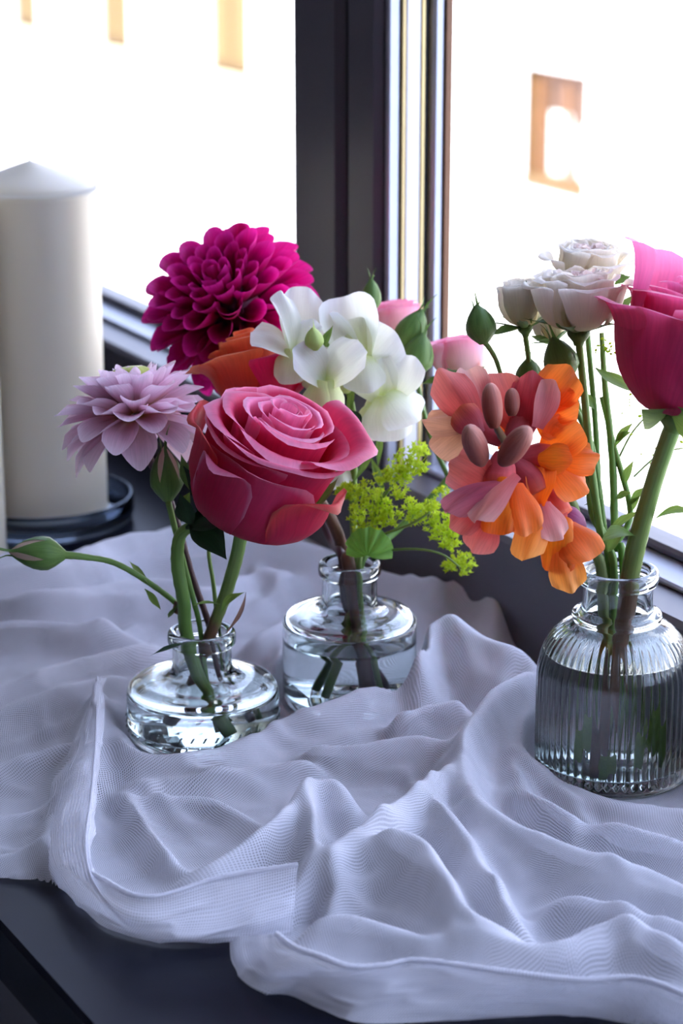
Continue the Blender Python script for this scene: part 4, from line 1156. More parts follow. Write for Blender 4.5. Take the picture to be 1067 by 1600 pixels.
leaf(t, P(905, 520, 1.105), P(912, 488, 1.090), .010, camdir(0, .0, 1), ML_SEPAL, 'sepal', bend=.4)
leaf(t, P(960, 445, 1.15), P(985, 432, 1.15), .006, camdir(0, .5, .6), ML_SEPAL, 'sepal', bend=-.6)

# ---- cut leafy stalks in the bottle
t = thing('thorny_stalk', R_(.004, .008, .006), 'slender thorny green stalk cut off short, beside the orange snapdragon', 'stalk')
stem(t, [R_(-.002, .014, .006), R_(-.004, .006, .104), P(925, 800, 1.135), P(918, 700, 1.135), P(916, 648, 1.135)], [.0019, .0019, .0018], MS_GREEN)
for k in range(9):
    q = P(925 - k * .9, 800 - k * 15, 1.135); sgn = -1 if k % 2 else 1
    dd = camdir(sgn, -.35, .3); e1, e2, _a = axes(dd)
    obj('thorn', [q + e1 * .0006, q + e2 * .0006, q - e1 * .0006, q - e2 * .0006, q + dd * .0042 ], [(0, 1, 4), (1, 2, 4), (2, 3, 4), (3, 0, 4)], ML_MID, t, [(.5, .5)] * 5)
leaf(t, P(945, 850, 1.130), P(1000, 800, 1.118), .010, camdir(0, .8, .5), ML_MID, bend=-.6)
leaf(t, P(950, 862, 1.125), P(975, 830, 1.118), .010, camdir(-.2, .6, .7), ML_MID, bend=-.6)
for (a, b, w_) in (((-.020, -.020, .010), (-.012, -.024, .042), .008), ((.006, -.026, .008), (.012, -.024, .036), .007), ((.020, -.018, .010), (.014, -.022, .046), .008), ((-.008, -.027, .006), (-.004, -.027, .022), .009)):
    leaf(t, R_(*a), R_(*b), w_, Vector((0, -1, .1)), ML_MID, bend=-.2)
t = thing('leafy_stalk', R_(.006, .006, .006), 'green stalk with narrow leaves and wispy side shoots, left of the brown rose stem', 'stalk')
stem(t, [R_(.010, .012, .006), R_(.003, .008, .104), P(962, 850, 1.140), P(957, 720, 1.142), P(945, 600, 1.142), P(940, 520, 1.142)], [.0021, .0021, .0018, .0012], MS_GREEN)
stem(t, [P(962, 850, 1.140), P(985, 800, 1.140), P(960, 700, 1.142), P(940, 620, 1.142)], [.0016, .0015, .0012], MS_GREEN, 'branch')
stem(t, [P(960, 730, 1.142), P(985, 680, 1.142), P(1010, 650, 1.14)], [.0006, .0004], MS_THIN, 'branch', seg=5)
stem(t, [P(990, 745, 1.141), P(1030, 710, 1.14), P(1067, 700, 1.14)], [.0005, .0004], MS_THIN, 'branch', seg=5)
for (a, b) in (((960, 700), (990, 660)), ((975, 760), (990, 720)), ((985, 790), (1010, 760)), ((930, 640), (905, 610)), ((962, 690), (985, 675)), ((962, 780), (985, 770)), ((918, 770), (895, 735)), ((985, 800), (1000, 775))):
    leaf(t, P(a[0], a[1], 1.14), P(b[0], b[1], 1.136), .005, camdir(-.3, .5, .7), ML_MID, bend=-.6)
leaf(t, P(930, 575, 1.135), P(992, 610, 1.12), .011, camdir(0, .8, .4), ML_MID, bend=.5)
rn = random.Random(77)
for (cx, cy, n) in ((950, 545, 22), (1000, 630, 14), (1015, 700, 6), (1060, 690, 8)):
    mb = MB()
    for k in range(n):
        c = P(cx + rn.gauss(0, 12), cy + rn.gauss(0, 10), 1.138 + rn.uniform(-.004, .004))
        s = rn.uniform(.0007, .0013)
        e1, e2, a = axes(camdir(rn.uniform(-1, 1), 1, rn.uniform(-.3, 1)))
        mb.add([c + (e1 * math.cos(j * 1.257) + e2 * math.sin(j * 1.257)) * s for j in range(5)] + [c + a * s * .6, c - a * s * .6],
               [(j, (j + 1) % 5, 5) for j in range(5)] + [((j + 1) % 5, j, 6) for j in range(5)], [(.5, .5)] * 7)
    mb.build('flower_cluster', SCOR, t, True)['kind'] = 'stuff'

# ---- big pink rose cut by the frame
t = thing('deep_pink_rose', R_(.006, -.004, .006), 'deep pink rose on a thick stem at the right picture edge', 'rose')
rb2 = P(1056, 650, 1.085); ax = camdir(.22, .95, .10)
stem(t, [R_(-.012, -.026, .008), R_(-.003, -.018, .05), R_(.003, -.008, .082), R_(.0055, -.0045, .104), P(1000, 830, 1.116), P(1026, 740, 1.102), rb2 - ax * .004], [.0036, .0040, .0045, .0048, .0042, .0042], MS_ROSE)
hip(t, rb2, ax, .0085, .008, ML_SEPAL)
rose(t, rb2, ax, .036, .062, ROSE_FULL, [HOT_IN, HOT], seed=14, spin=.2)
R2, H2 = .036, .062
big_petal(t, rb2, ax, -35, R2, H2, 58, [(.1, 0), (.5, .02), (.86, .22), (1.0, .45), (1.06, .62), (1.12, .70), (1.2, .70)], HOT, 21, .03, pt=.15)
big_petal(t, rb2, ax, -85, R2, H2, 46, [(.1, 0), (.6, .10), (.9, .35), (1.02, .54), (1.14, .66), (1.26, .72), (1.32, .70)], HOT, 22, .04, pt=.10)
big_petal(t, rb2, ax, -110, R2, H2, 56, [(.1, 0), (.6, .12), (.85, .45), (.9, .80), (.96, 1.05), (1.06, 1.18), (1.14, 1.18)], HOT_IN, 23, .04)
big_petal(t, rb2, ax, 30, R2, H2, 58, [(.1, 0), (.6, .06), (.9, .28), (1.0, .5), (1.08, .68), (1.2, .76), (1.3, .74)], HOT, 24, .03)
big_petal(t, rb2, ax, 95, R2, H2, 58, [(.1, 0), (.6, .12), (.9, .4), (1.0, .7), (1.1, .9), (1.25, .96), (1.3, .94)], HOT, 25, .03)
big_petal(t, rb2, ax, 165, R2, H2, 66, [(.1, 0), (.6, .12), (.85, .45), (.92, .8), (1.0, 1.0), (1.1, 1.06), (1.2, 1.04)], HOT_IN, 26, .03)
leaf(t, P(1050, 640, 1.08), P(1004, 640, 1.060), .020, camdir(0, -.7, .6), ML_MID, 'sepal', bend=-.5)
leaf(t, P(1050, 648, 1.072), P(1095, 660, 1.06), .016, camdir(0, -.4, .8), ML_MID, 'sepal', bend=-.5)
leaf(t, P(992, 838, 1.112), P(940, 845, 1.102), .012, camdir(0, .8, .5), ML_MID, bend=-.9)
leaf(t, P(940, 845, 1.102), P(925, 870, 1.100), .008, camdir(-.6, .4, .6), ML_MID, bend=-.5)
leaf(t, P(1022, 812, 1.112), P(1082, 800, 1.100), .009, camdir(0, .8, .5), ML_MID, bend=-.7)
# ================================================================== gauze cloth
def cloth_mat():
    m, nt, out = new_mat('white_gauze')
    uv = nd(nt, 'ShaderNodeUVMap')
    wn = nd(nt, 'ShaderNodeTexNoise', Scale=55.0, Detail=3.0)
    nt.links.new(uv.outputs[0], wn.inputs['Vector'])
    sub = nd(nt, 'ShaderNodeVectorMath', operation='SUBTRACT'); sub.inputs[1].default_value = (.5, .5, .5)
    nt.links.new(wn.outputs['Color'], sub.inputs[0])
    scl = nd(nt, 'ShaderNodeVectorMath', operation='SCALE'); scl.inputs['Scale'].default_value = .0015
    nt.links.new(sub.outputs[0], scl.inputs[0])
    add = nd(nt, 'ShaderNodeVectorMath', operation='ADD')
    nt.links.new(uv.outputs[0], add.inputs[0]); nt.links.new(scl.outputs[0], add.inputs[1])
    waves = []
    for direc, sc in (('X', 280.0), ('Y', 262.0)):
        w = nd(nt, 'ShaderNodeTexWave', wave_type='BANDS', bands_direction=direc, wave_profile='SIN')
        w.inputs['Scale'].default_value = sc; w.inputs['Distortion'].default_value = 0.0
        nt.links.new(add.outputs[0], w.inputs['Vector'])
        waves.append(w)
    mx = nd(nt, 'ShaderNodeMath', operation='MAXIMUM')
    nt.links.new(waves[0].outputs['Fac'], mx.inputs[0]); nt.links.new(waves[1].outputs['Fac'], mx.inputs[1])
    dn = nd(nt, 'ShaderNodeTexNoise', Scale=18.0, Detail=4.0)
    nt.links.new(uv.outputs[0], dn.inputs['Vector'])
    lo = nd(nt, 'ShaderNodeMapRange')
    lo.inputs['From Min'].default_value = .35; lo.inputs['From Max'].default_value = .7
    lo.inputs['To Min'].default_value = .85; lo.inputs['To Max'].default_value = .25
    nt.links.new(dn.outputs['Fac'], lo.inputs['Value'])
    al = nd(nt, 'ShaderNodeMapRange')
    al.inputs['From Min'].default_value = .30; al.inputs['From Max'].default_value = .92
    al.inputs['To Max'].default_value = 1.0
    nt.links.new(mx.outputs[0], al.inputs['Value'])
    inv = nd(nt, 'ShaderNodeMath', operation='SUBTRACT'); inv.inputs[0].default_value = 1.0
    nt.links.new(lo.outputs[0], inv.inputs[1])
    nt.links.new(inv.outputs[0], al.inputs['To Min'])
    b = nd(nt, 'ShaderNodeBsdfPrincipled', Roughness=.9)
    b.inputs['Base Color'].default_value = rgba(srgb(232, 232, 240))
    b.inputs['Specular IOR Level'].default_value = .1
    b.inputs['Sheen Weight'].default_value = .25
    bp = nd(nt, 'ShaderNodeBump', Strength=.35, Distance=.0004)
    nt.links.new(mx.outputs[0], bp.inputs['Height']); nt.links.new(bp.outputs[0], b.inputs['Normal'])
    tl = nd(nt, 'ShaderNodeBsdfTranslucent'); tl.inputs['Color'].default_value = rgba(srgb(228, 230, 240))
    m1 = nd(nt, 'ShaderNodeMixShader'); m1.inputs[0].default_value = .24
    nt.links.new(b.outputs[0], m1.inputs[1]); nt.links.new(tl.outputs[0], m1.inputs[2])
    tr = nd(nt, 'ShaderNodeBsdfTransparent')
    m2 = nd(nt, 'ShaderNodeMixShader')
    nt.links.new(al.outputs[0], m2.inputs[0]); nt.links.new(tr.outputs[0], m2.inputs[1]); nt.links.new(m1.outputs[0], m2.inputs[2])
    nt.links.new(m2.outputs[0], out.inputs['Surface'])
    return m
M_CLOTH = cloth_mat()

def wpts(pts, sub=8):
    """picture points with crest height in cm -> smooth world polyline"""
    return np.array([tuple(p) for p in catmull([G(u, v, z / 100) for u, v, z in pts], sub)])

# ridges: crest points (u, v, height cm), half width cm towards the viewer / away
RIDGES = [
    ([(-80, 895, 2.8), (40, 880, 3.3), (110, 862, 3.5), (160, 840, 3.4), (220, 826, 3.4), (300, 821, 3.4), (400, 828, 3.2), (480, 842, 3.0), (560, 860, 2.6)], 2.2, 1.6),
    ([(-60, 930, 2.0), (60, 935, 2.3), (140, 915, 2.5), (230, 900, 2.6), (320, 912, 2.3), (400, 888, 2.2), (470, 890, 2.0)], 1.5, 1.4),
    ([(-60, 980, 1.5), (60, 968, 1.9), (140, 972, 1.9), (210, 985, 1.5)], 1.3, 1.2),
    ([(-60, 1092, 1.5), (20, 1062, 1.9), (70, 1040, 2.1), (130, 1022, 2.2), (200, 1008, 2.2), (255, 998, 2.0)], 1.6, 1.0),
    ([(-40, 1130, 1.2), (50, 1090, 1.5), (120, 1062, 1.8), (200, 1045, 1.8)], 1.5, 1.2),
    ([(375, 1010, 1.8), (420, 985, 2.4), (470, 955, 2.4), (500, 925, 2.2)], 1.2, 1.4),
    ([(430, 1060, 2.0), (445, 1010, 2.0), (460, 970, 2.0)], .8, .8),
    ([(188, 1120, 1.6), (196, 1160, 1.7), (240, 1172, 1.7), (290, 1168, 1.75), (350, 1154, 1.8), (410, 1124, 2.1), (470, 1096, 2.5), (540, 1074, 2.7), (600, 1052, 2.8), (640, 1030, 3.0), (652, 985, 3.4)], 1.8, .7),
    ([(648, 1060, 3.0), (648, 1005, 3.8), (672, 965, 4.4), (705, 953, 4.7), (745, 972, 4.5), (790, 997, 4.3), (822, 1004, 4.2), (840, 1018, 4.0)], 2.2, 1.0),
    ([(560, 872, 2.4), (620, 895, 2.6), (660, 908, 2.8), (710, 896, 3.0), (755, 900, 3.3), (778, 925, 3.2), (775, 965, 2.6)], 1.6, 1.1),
    ([(600, 848, 2.2), (660, 852, 2.4), (720, 868, 2.6), (762, 888, 2.9), (780, 920, 3.0)], 1.2, .9),
    ([(840, 1018, 4.0), (806, 1045, 3.9), (770, 1075, 3.6), (742, 1112, 3.4), (724, 1160, 3.2), (730, 1212, 3.1), (768, 1256, 3.0), (840, 1296, 2.9), (940, 1330, 2.8), (1030, 1356, 2.6), (1130, 1390, 2.5)], 1.4, 1.3),
    ([(835, 1075, 2.6), (828, 1130, 2.2), (838, 1180, 1.7), (880, 1208, 1.3), (940, 1236, 1.15), (1000, 1250, 1.2), (1120, 1264, 1.3)], 1.5, .5),
    ([(800, 1160, 2.0), (830, 1225, 2.2), (900, 1270, 2.2), (1000, 1300, 2.1), (1120, 1325, 2.0)], 1.0, .8),
    ([(620, 1110, 2.4), (660, 1090, 2.7), (700, 1085, 2.7), (735, 1080, 2.6)], .8, .9),
    ([(470, 1150, 2.0), (560, 1148, 2.2), (640, 1142, 2.3), (690, 1148, 2.2), (715, 1160, 2.2)], 1.0, .7),
    ([(200, 1215, 1.2), (300, 1200, 1.5), (400, 1185, 1.7), (500, 1180, 1.8)], .9, .6),
    ([(180, 1240, 1.0), (280, 1235, 1.4), (340, 1240, 1.5), (400, 1275, 1.3)], .8, .6),
    ([(190, 1215, 1.2), (225, 1280, 1.5), (270, 1335, 1.5), (310, 1370, 1.2)], .6, .6),
    ([(270, 1368, 1.4), (340, 1335, 2.0), (400, 1300, 2.5), (445, 1252, 3.0), (475, 1212, 3.2), (520, 1208, 3.1), (560, 1240, 2.7)], 1.4, 1.0),
    ([(475, 1212, 3.2), (492, 1260, 3.2), (494, 1310, 3.0), (470, 1350, 2.8)], .9, .9),
    ([(505, 1380, 2.2), (512, 1330, 2.9), (535, 1295, 3.3), (580, 1265, 3.6), (620, 1240, 3.7), (660, 1210, 3.5), (690, 1180, 3.0)], 1.5, .8),
    ([(560, 1290, 3.4), (620, 1285, 3.7), (665, 1300, 3.8), (700, 1345, 3.6), (720, 1395, 3.2), (765, 1430, 2.8), (830, 1450, 2.4)], 1.6, 1.0),
    ([(650, 1215, 3.4), (705, 1255, 3.4), (745, 1310, 3.2), (775, 1360, 3.0), (800, 1400, 2.8), (830, 1425, 2.5)], .9, .8),
    ([(480, 1440, 1.9), (540, 1430, 2.3), (620, 1440, 2.3), (690, 1470, 2.0)], 1.2, 1.2),
    ([(700, 1432, 2.4), (720, 1445, 2.5), (790, 1462, 2.4), (860, 1462, 2.5), (920, 1438, 2.9), (975, 1417, 3.3), (1015, 1440, 3.0), (1080, 1475, 2.8), (1140, 1490, 2.6)], 1.6, .8),
    ([(870, 1380, 2.2), (960, 1400, 2.4), (1060, 1430, 2.4), (1140, 1450, 2.3)], .8, .8),
    ([(430, 1462, 2.0), (490, 1490, 2.0), (560, 1508, 1.9), (650, 1500, 2.0), (760, 1513, 2.0), (900, 1530, 1.8), (1000, 1528, 1.9), (1110, 1568, 1.9)], 1.1, 1.3),
    ([(152, 1060, 2.4), (140, 1120, 2.4), (112, 1200, 2.2), (80, 1270, 2.0), (70, 1310, 1.8), (90, 1352, 1.4)], 1.0, 1.0),
    ([(-40, 1190, 1.3), (40, 1175, 1.5), (110, 1150, 1.8)], .9, .9),
    ([(-40, 1270, 1.2), (30, 1262, 1.3), (90, 1240, 1.5)], .8, .8),
    ([(-40, 1330, 1.0), (40, 1325, 1.1), (80, 1320, 1.2)], .7, .7),
]
OUTLINE = [(-120, 850, 1), (40, 868, 1), (110, 872, 1), (160, 866, 1), (220, 842, 1), (300, 815, 1), (400, 812, 1), (480, 824, 1), (560, 832, 1), (640, 836, 1), (720, 850, 1), (775, 872, 1), (806, 930, .5),
           (812, 990, .5), (850, 1010, .5), (880, 1060, .3), (960, 1090, .2), (1150, 1130, .2), (1200, 1300, .2), (1200, 1640, 0), (1090, 1622, 0), (980, 1600, 0), (880, 1584, 0), (760, 1588, 0), (650, 1596, 0), (560, 1596, 0),
           (500, 1576, 0), (450, 1552, 0), (400, 1545, 0), (366, 1510, 0), (358, 1470, 0), (300, 1470, 0), (215, 1464, 0), (150, 1425, 0), (104, 1396, 0), (60, 1380, 0), (0, 1374, 0), (-60, 1372, 0), (-120, 1372, 0)]

GS = .0016
x0, x1, y0, y1 = -.30, .235, .775, 1.50
xs = np.arange(x0, x1, GS); ys = np.arange(y0, y1, GS)
XX, YY = np.meshgrid(xs, ys)
shape = XX.shape

def perlin(X, Y, sc, seed):
    """value noise with smooth interpolation"""
    r = np.random.default_rng(seed); T = r.random((64, 64))
    x = X / sc + 100; y = Y / sc + 100
    xi = np.floor(x).astype(int); yi = np.floor(y).astype(int)
    fx = x - xi; fy = y - yi
    fx = fx * fx * fx * (fx * (fx * 6 - 15) + 10); fy = fy * fy * fy * (fy * (fy * 6 - 15) + 10)
    g = lambda a, b: T[a % 64, b % 64]
    return (g(xi, yi) * (1 - fx) + g(xi + 1, yi) * fx) * (1 - fy) + (g(xi, yi + 1) * (1 - fx) + g(xi + 1, yi + 1) * fx) * fy

# gentle wander of the whole drape so no ridge is ruler-smooth
DX = (perlin(XX, YY, .035, 1) - .5) * .005; DY = (perlin(XX, YY, .035, 2) - .5) * .005
QX, QY = XX + DX, YY + DY

def ridge_field(poly, wn_, wf_):
    best = np.full(shape, 1e9); H = np.zeros(shape); S = np.zeros(shape); SG = np.zeros(shape)
    acc = 0.0
    m = .09
    bx0, bx1 = poly[:, 0].min() - m, poly[:, 0].max() + m; by0, by1 = poly[:, 1].min() - m, poly[:, 1].max() + m
    ix = slice(max(0, np.searchsorted(xs, bx0)), np.searchsorted(xs, bx1)); iy = slice(max(0, np.searchsorted(ys, by0)), np.searchsorted(ys, by1))
    px, py = QX[iy, ix], QY[iy, ix]
    b = np.full(px.shape, 1e9); h = np.zeros(px.shape); s = np.zeros(px.shape); sg = np.zeros(px.shape); endd = np.zeros(px.shape)
    n = len(poly)
    for i in range(n - 1):
        ax_, ay, az = poly[i]; bx, by, bz = poly[i + 1]
        dx, dy = bx - ax_, by - ay; l2 = dx * dx + dy * dy + 1e-12
        t_ = np.clip(((px - ax_) * dx + (py - ay) * dy) / l2, 0, 1)
        ex, ey = px - (ax_ + t_ * dx), py - (ay + t_ * dy)
        d = np.hypot(ex, ey)
        k = d < b
        b[k] = d[k]; h[k] = (az + t_ * (bz - az))[k]; s[k] = (acc + t_ * math.sqrt(l2))[k]
        sg[k] = np.sign(dx * ey - dy * ex)[k]
        acc += math.sqrt(l2)
    # signed distance: positive is away from the viewer if the line runs to the right
    w = np.where(sg < 0, wn_, wf_) / 100
    return iy, ix, b, h, s / max(acc, 1e-6), sg, w, acc

PW = 5.0
num = np.full(shape, (.0022) ** PW)
wr = np.zeros(shape)
for ri, (pts, wn_, wf_) in enumerate(RIDGES):
    poly = wpts(pts)
    iy, ix, b, h, s, sg, w, acc = ridge_field(poly, wn_, wf_)
    x = b / w
    g = np.exp(-(np.sqrt(x * x + .03) - .173) * 1.25)
    taper = np.clip(np.minimum(s, 1 - s) / .12, 0, 1) ** .5 * .35 + .65
    q = perlin(s * acc, b * 0 + ri, .02, 30 + ri)
    # companion pleats running along the ridge
    pl = np.abs(np.sin((b * sg + .0035 * (q - .5)) * math.pi / .0085 + ri))
    pl = (1 - pl) * np.exp(-((b - .013) / .015) ** 2) * (perlin(s * acc, b, .03, 60 + ri) > .0) * perlin(s * acc, b, .025, 90 + ri)
    hh = np.maximum(1e-5, h * g * taper + pl * .0030 * np.clip(h / .03, 0, 1))
    num[iy, ix] += hh ** PW
Z = num ** (1 / PW)
def blur(A, r):
    """separable binomial smoothing"""
    for _ in range(r):
        A = np.pad(A, 1, mode='edge')
        A = (A[:-2, 1:-1] + 2 * A[1:-1, 1:-1] + A[2:, 1:-1]) / 4
        A = np.pad(A, 1, mode='edge')
        A = (A[1:-1, :-2] + 2 * A[1:-1, 1:-1] + A[1:-1, 2:]) / 4
    return A
def ridged(sc, seed, ang, st):
    c, s_ = math.cos(ang), math.sin(ang)
    a = (QX * c + QY * s_); b = (-QX * s_ + QY * c)
    n_ = perlin(a + .6 * sc * perlin(QX, QY, sc * 2, seed + 5), b * st, sc, seed)
    return 1 - np.abs(2 * n_ - 1)
Z = blur(Z, 4)
lift = np.clip(Z / .012, .2, 1)
Z += lift * (.0020 * ridged(.036, 3, .5, .22) ** 2 + .0016 * ridged(.026, 4, -.7, .22) ** 2 + .0006 * ridged(.011, 6, .9, .2) ** 2 - .0012)
Z = blur(Z, 2)
# ---- single creases, traced where they lie on the folds
def surf(u, v):
    """where the sight line of a picture point meets the drape"""
    r = ray(u, v); zz = np.linspace(.055, .0, 120)
    tt = (zz - CAM_H) / r.z
    px, py = CC.x + r.x * tt, CC.y + r.y * tt
    ii = np.clip(((px - x0) / GS).round().astype(int), 0, shape[1] - 1); jj = np.clip(((py - y0) / GS).round().astype(int), 0, shape[0] - 1)
    hit = np.nonzero(Z[jj, ii] >= zz)[0]
    k = hit[0] if len(hit) else -1
    return Vector((px[k], py[k], 0))
CREASES = [  # picture polyline, height mm, half width mm
    ([(63, 1090), (71, 1144), (79, 1190)], 2.0, 2.5), ([(152, 1213), (200, 1265), (257, 1333), (280, 1356)], 4.0, 3.0), ([(140, 1250), (180, 1300), (220, 1345)], 2.5, 2.5),
    ([(178, 1236), (231, 1231), (262, 1255), (315, 1297), (357, 1314)], 3.5, 3.0), ([(250, 1190), (294, 1202), (357, 1218), (430, 1240)], 3.0, 3.0), ([(230, 1262), (280, 1290), (330, 1330)], 2.0, 2.5),
    ([(283, 1162), (367, 1152), (441, 1163), (560, 1150)], 2.5, 3.0), ([(399, 1129), (472, 1113), (560, 1081), (620, 1066)], 2.5, 3.0), ([(420, 1140), (500, 1128), (580, 1105), (640, 1090)], 2.5, 3.0),
    ([(-20, 1222), (58, 1236)], 2.0, 3.0), ([(-20, 1304), (58, 1289)], 2.5, 2.5), ([(-20, 1318), (62, 1318)], 2.5, 2.0), ([(-20, 1350), (70, 1352)], 2.0, 2.0),
    ([(446, 1236), (483, 1223), (496, 1286), (467, 1344)], 3.0, 3.0), ([(462, 1202), (504, 1192), (546, 1228)], 3.0, 3.0), ([(380, 1330), (430, 1300), (470, 1262)], 2.0, 3.0),
    ([(500, 1156), (585, 1146), (638, 1140), (697, 1151)], 3.5, 3.0), ([(516, 1199), (606, 1204), (675, 1177)], 3.0, 3.5), ([(520, 1175), (600, 1172), (660, 1162)], 2.0, 2.5),
    ([(564, 1247), (633, 1215), (675, 1225), (723, 1273), (750, 1321), (808, 1390), (819, 1422)], 4.0, 3.0), ([(542, 1284), (606, 1284), (670, 1310), (712, 1353), (755, 1390), (867, 1459)], 4.0, 3.0),
    ([(600, 1240), (650, 1240), (700, 1290), (735, 1345), (780, 1400)], 2.5, 2.5), ([(686, 1162), (697, 1209), (723, 1252), (770, 1300)], 3.0, 3.0),
    ([(734, 1124), (728, 1167), (755, 1215), (808, 1262), (882, 1305), (978, 1347), (1080, 1395)], 2.5, 2.5), ([(776, 1130), (819, 1183), (904, 1262), (957, 1300), (1080, 1328)], 3.5, 3.0),
    ([(800, 1100), (790, 1150), (830, 1200), (900, 1245), (1000, 1280), (1080, 1300)], 2.5, 2.5), ([(750, 1180), (800, 1240), (880, 1290), (960, 1320), (1080, 1355)], 2.5, 2.5),
    ([(707, 1434), (702, 1417), (659, 1374), (606, 1363), (540, 1370)], 3.0, 2.5), ([(510, 1337), (580, 1326), (650, 1358), (697, 1411)], 2.5, 2.5), ([(505, 1390), (580, 1380), (650, 1420), (720, 1490)], 3.0, 2.5),
    ([(500, 1415), (570, 1410), (640, 1450), (690, 1490)], 2.5, 2.0), ([(490, 1450), (560, 1440), (630, 1475)], 2.0, 2.0), ([(520, 1310), (590, 1300), (650, 1330)], 2.0, 2.0),
    ([(755, 1418), (870, 1422), (940, 1433)], 3.0, 3.0), ([(820, 1400), (920, 1385), (1080, 1420)], 2.5, 3.0), ([(840, 1340), (920, 1370), (1080, 1412)], 2.5, 3.0),
    ([(900, 1470), (975, 1420), (990, 1500)], 3.0, 3.0), ([(975, 1420), (1040, 1470), (1080, 1510)], 2.5, 3.0), ([(830, 1490), (900, 1500), (990, 1490), (1080, 1530)], 3.0, 3.0),
    ([(690, 965), (720, 1010), (735, 1050), (760, 1075)], 3.0, 4.0), ([(650, 1010), (655, 1060), (640, 1085)], 3.0, 3.0), ([(700, 1010), (690, 1060), (720, 1090)], 2.5, 3.0),
    ([(20, 900), (120, 905), (230, 870), (330, 880)], 3.0, 5.0), ([(0, 950), (90, 945), (180, 950), (260, 930)], 3.0, 5.0), ([(60, 1000), (150, 990), (230, 960)], 2.5, 4.0),
    ([(390, 880), (430, 910), (450, 950)], 3.0, 4.0), ([(380, 960), (430, 935), (480, 900)], 3.0, 4.0), ([(30, 1080), (110, 1050), (190, 1025)], 2.5, 3.0), ([(20, 1130), (100, 1090), (180, 1070)], 2.5, 3.0), ([(0, 1180), (70, 1150), (120, 1110)], 2.5, 3.0),
    ([(620, 900), (680, 915), (740, 925)], 3.0, 4.0), ([(640, 880), (690, 890), (720, 905)], 2.5, 4.0),
]
add = np.zeros(shape)
for ci, (pts, hm, wm) in enumerate(CREASES):
    p = catmull([surf(u, v) for u, v in pts], 8)
    poly = np.array([(q.x, q.y, 1.0) for q in p])
    iy, ix, b, h, s, sg, w, acc = ridge_field(poly, wm / 10, wm / 10)
    w = w * (.5 + .8 * perlin(s * acc, b * 0 + ci, .03, 400 + ci))
    x = b / w
    g = np.exp(-(np.sqrt(x * x + .08) - .283) * 1.1) - .35 * np.exp(-((x - 2.6) / 1.1) ** 2)
    add[iy, ix] += hm / 1000 * (1.9 if pts[0][1] < 1010 else 1.1) * g * np.clip(np.minimum(s, 1 - s) / .2, 0, 1)
# deep gully between the turned-up band and the puff beside it
gl = np.array([(q.x, q.y, 1.0) for q in catmull([surf(u, v) for u, v in ((492, 1372), (484, 1400), (472, 1432), (462, 1458))], 8)])
iy, ix, b, h, s, sg, w, acc = ridge_field(gl, 1, 1)
add[iy, ix] -= .022 * np.exp(-(b / .0055) ** 2)
Z = Z + blur(add, 3)
Z = np.maximum(Z, .0008)
# flat under the jars, standing up round them
for (J, r) in ((JL, .0392), (JM, .0356), (JR, .0386)):
    d = np.hypot(XX - J.x, YY - J.y)
    k = np.clip((d - r - .0005) / .006, 0, 1); k = k * k * (3 - 2 * k)
    Z = .0012 + (Z - .0012) * k
# outline
def poly_dist(poly):
    inside = np.zeros(shape, bool); b = np.full(shape, 1e9)
    n = len(poly)
    for i in range(n):
        ax_, ay = poly[i]; bx, by = poly[(i + 1) % n]
        c = ((ay > YY) != (by > YY)) & (XX < (bx - ax_) * (YY - ay) / (by - ay + 1e-12) + ax_)
        inside ^= c
        dx, dy = bx - ax_, by - ay; l2 = dx * dx + dy * dy + 1e-12
        t_ = np.clip(((XX - ax_) * dx + (YY - ay) * dy) / l2, 0, 1)
        b = np.minimum(b, np.hypot(XX - ax_ - t_ * dx, YY - ay - t_ * dy))
    return np.where(inside, b, -b)
OP = catmull([G(u, v, 0) for u, v, z in OUTLINE] + [G(OUTLINE[0][0], OUTLINE[0][1], 0)], 5)
SD = poly_dist(np.array([(p.x, p.y) for p in OP[:-1]]))
SD = SD + (perlin(XX, YY, .012, 70) - .5) * .002
k = np.clip(SD / .012, 0, 1); k = k * (2 - k)
Z = .0008 + (Z - .0008) * k
keep = SD > -.0010

vid = -np.ones(shape, int)
# ---- assemble base drape and the turned-up bands into one mesh
cv, cf, cuv = [], [], []
quad = keep[:-1, :-1] & keep[1:, :-1] & keep[:-1, 1:] & keep[1:, 1:]
used = np.zeros(shape, bool)
used[:-1, :-1] |= quad; used[1:, :-1] |= quad; used[:-1, 1:] |= quad; used[1:, 1:] |= quad
vid[used] = np.arange(used.sum())
# pull the rim vertices onto the outline
SD = blur(SD, 2)
sgy, sgx = np.gradient(SD, GS); sl = sgx ** 2 + sgy ** 2 + 1e-6
PX = XX - np.where(SD < .0012, (SD - .0004) * sgx / sl, 0).clip(-.004, .004); PY = YY - np.where(SD < .0012, (SD - .0004) * sgy / sl, 0).clip(-.004, .004)
cv = np.stack([PX[used], PY[used], Z[used]], 1)
# weave follows the cloth: stretch coordinates by the slope and shear them fold by fold
gy, gx = np.gradient(Z, GS)
ux = np.cumsum(np.sqrt(1 + gx ** 2), axis=1) * GS; uy = np.cumsum(np.sqrt(1 + gy ** 2), axis=0) * GS
sm = lambda A, sc, sd_: (perlin(XX, YY, sc, sd_) - .5)
ux = XX + .35 * (ux - ux.mean(1, keepdims=True)) + .06 * sm(0, .09, 200); uy = YY + .35 * (uy - uy.mean(0, keepdims=True)) + .06 * sm(0, .09, 201)
ca, sa = math.cos(.45), math.sin(.45)
cuv = np.stack([(ux * ca + uy * sa)[used], (-ux * sa + uy * ca)[used]], 1)
ii, jj = np.nonzero(quad)
cf = np.stack([vid[ii, jj], vid[ii, jj + 1], vid[ii + 1, jj + 1], vid[ii + 1, jj]], 1)

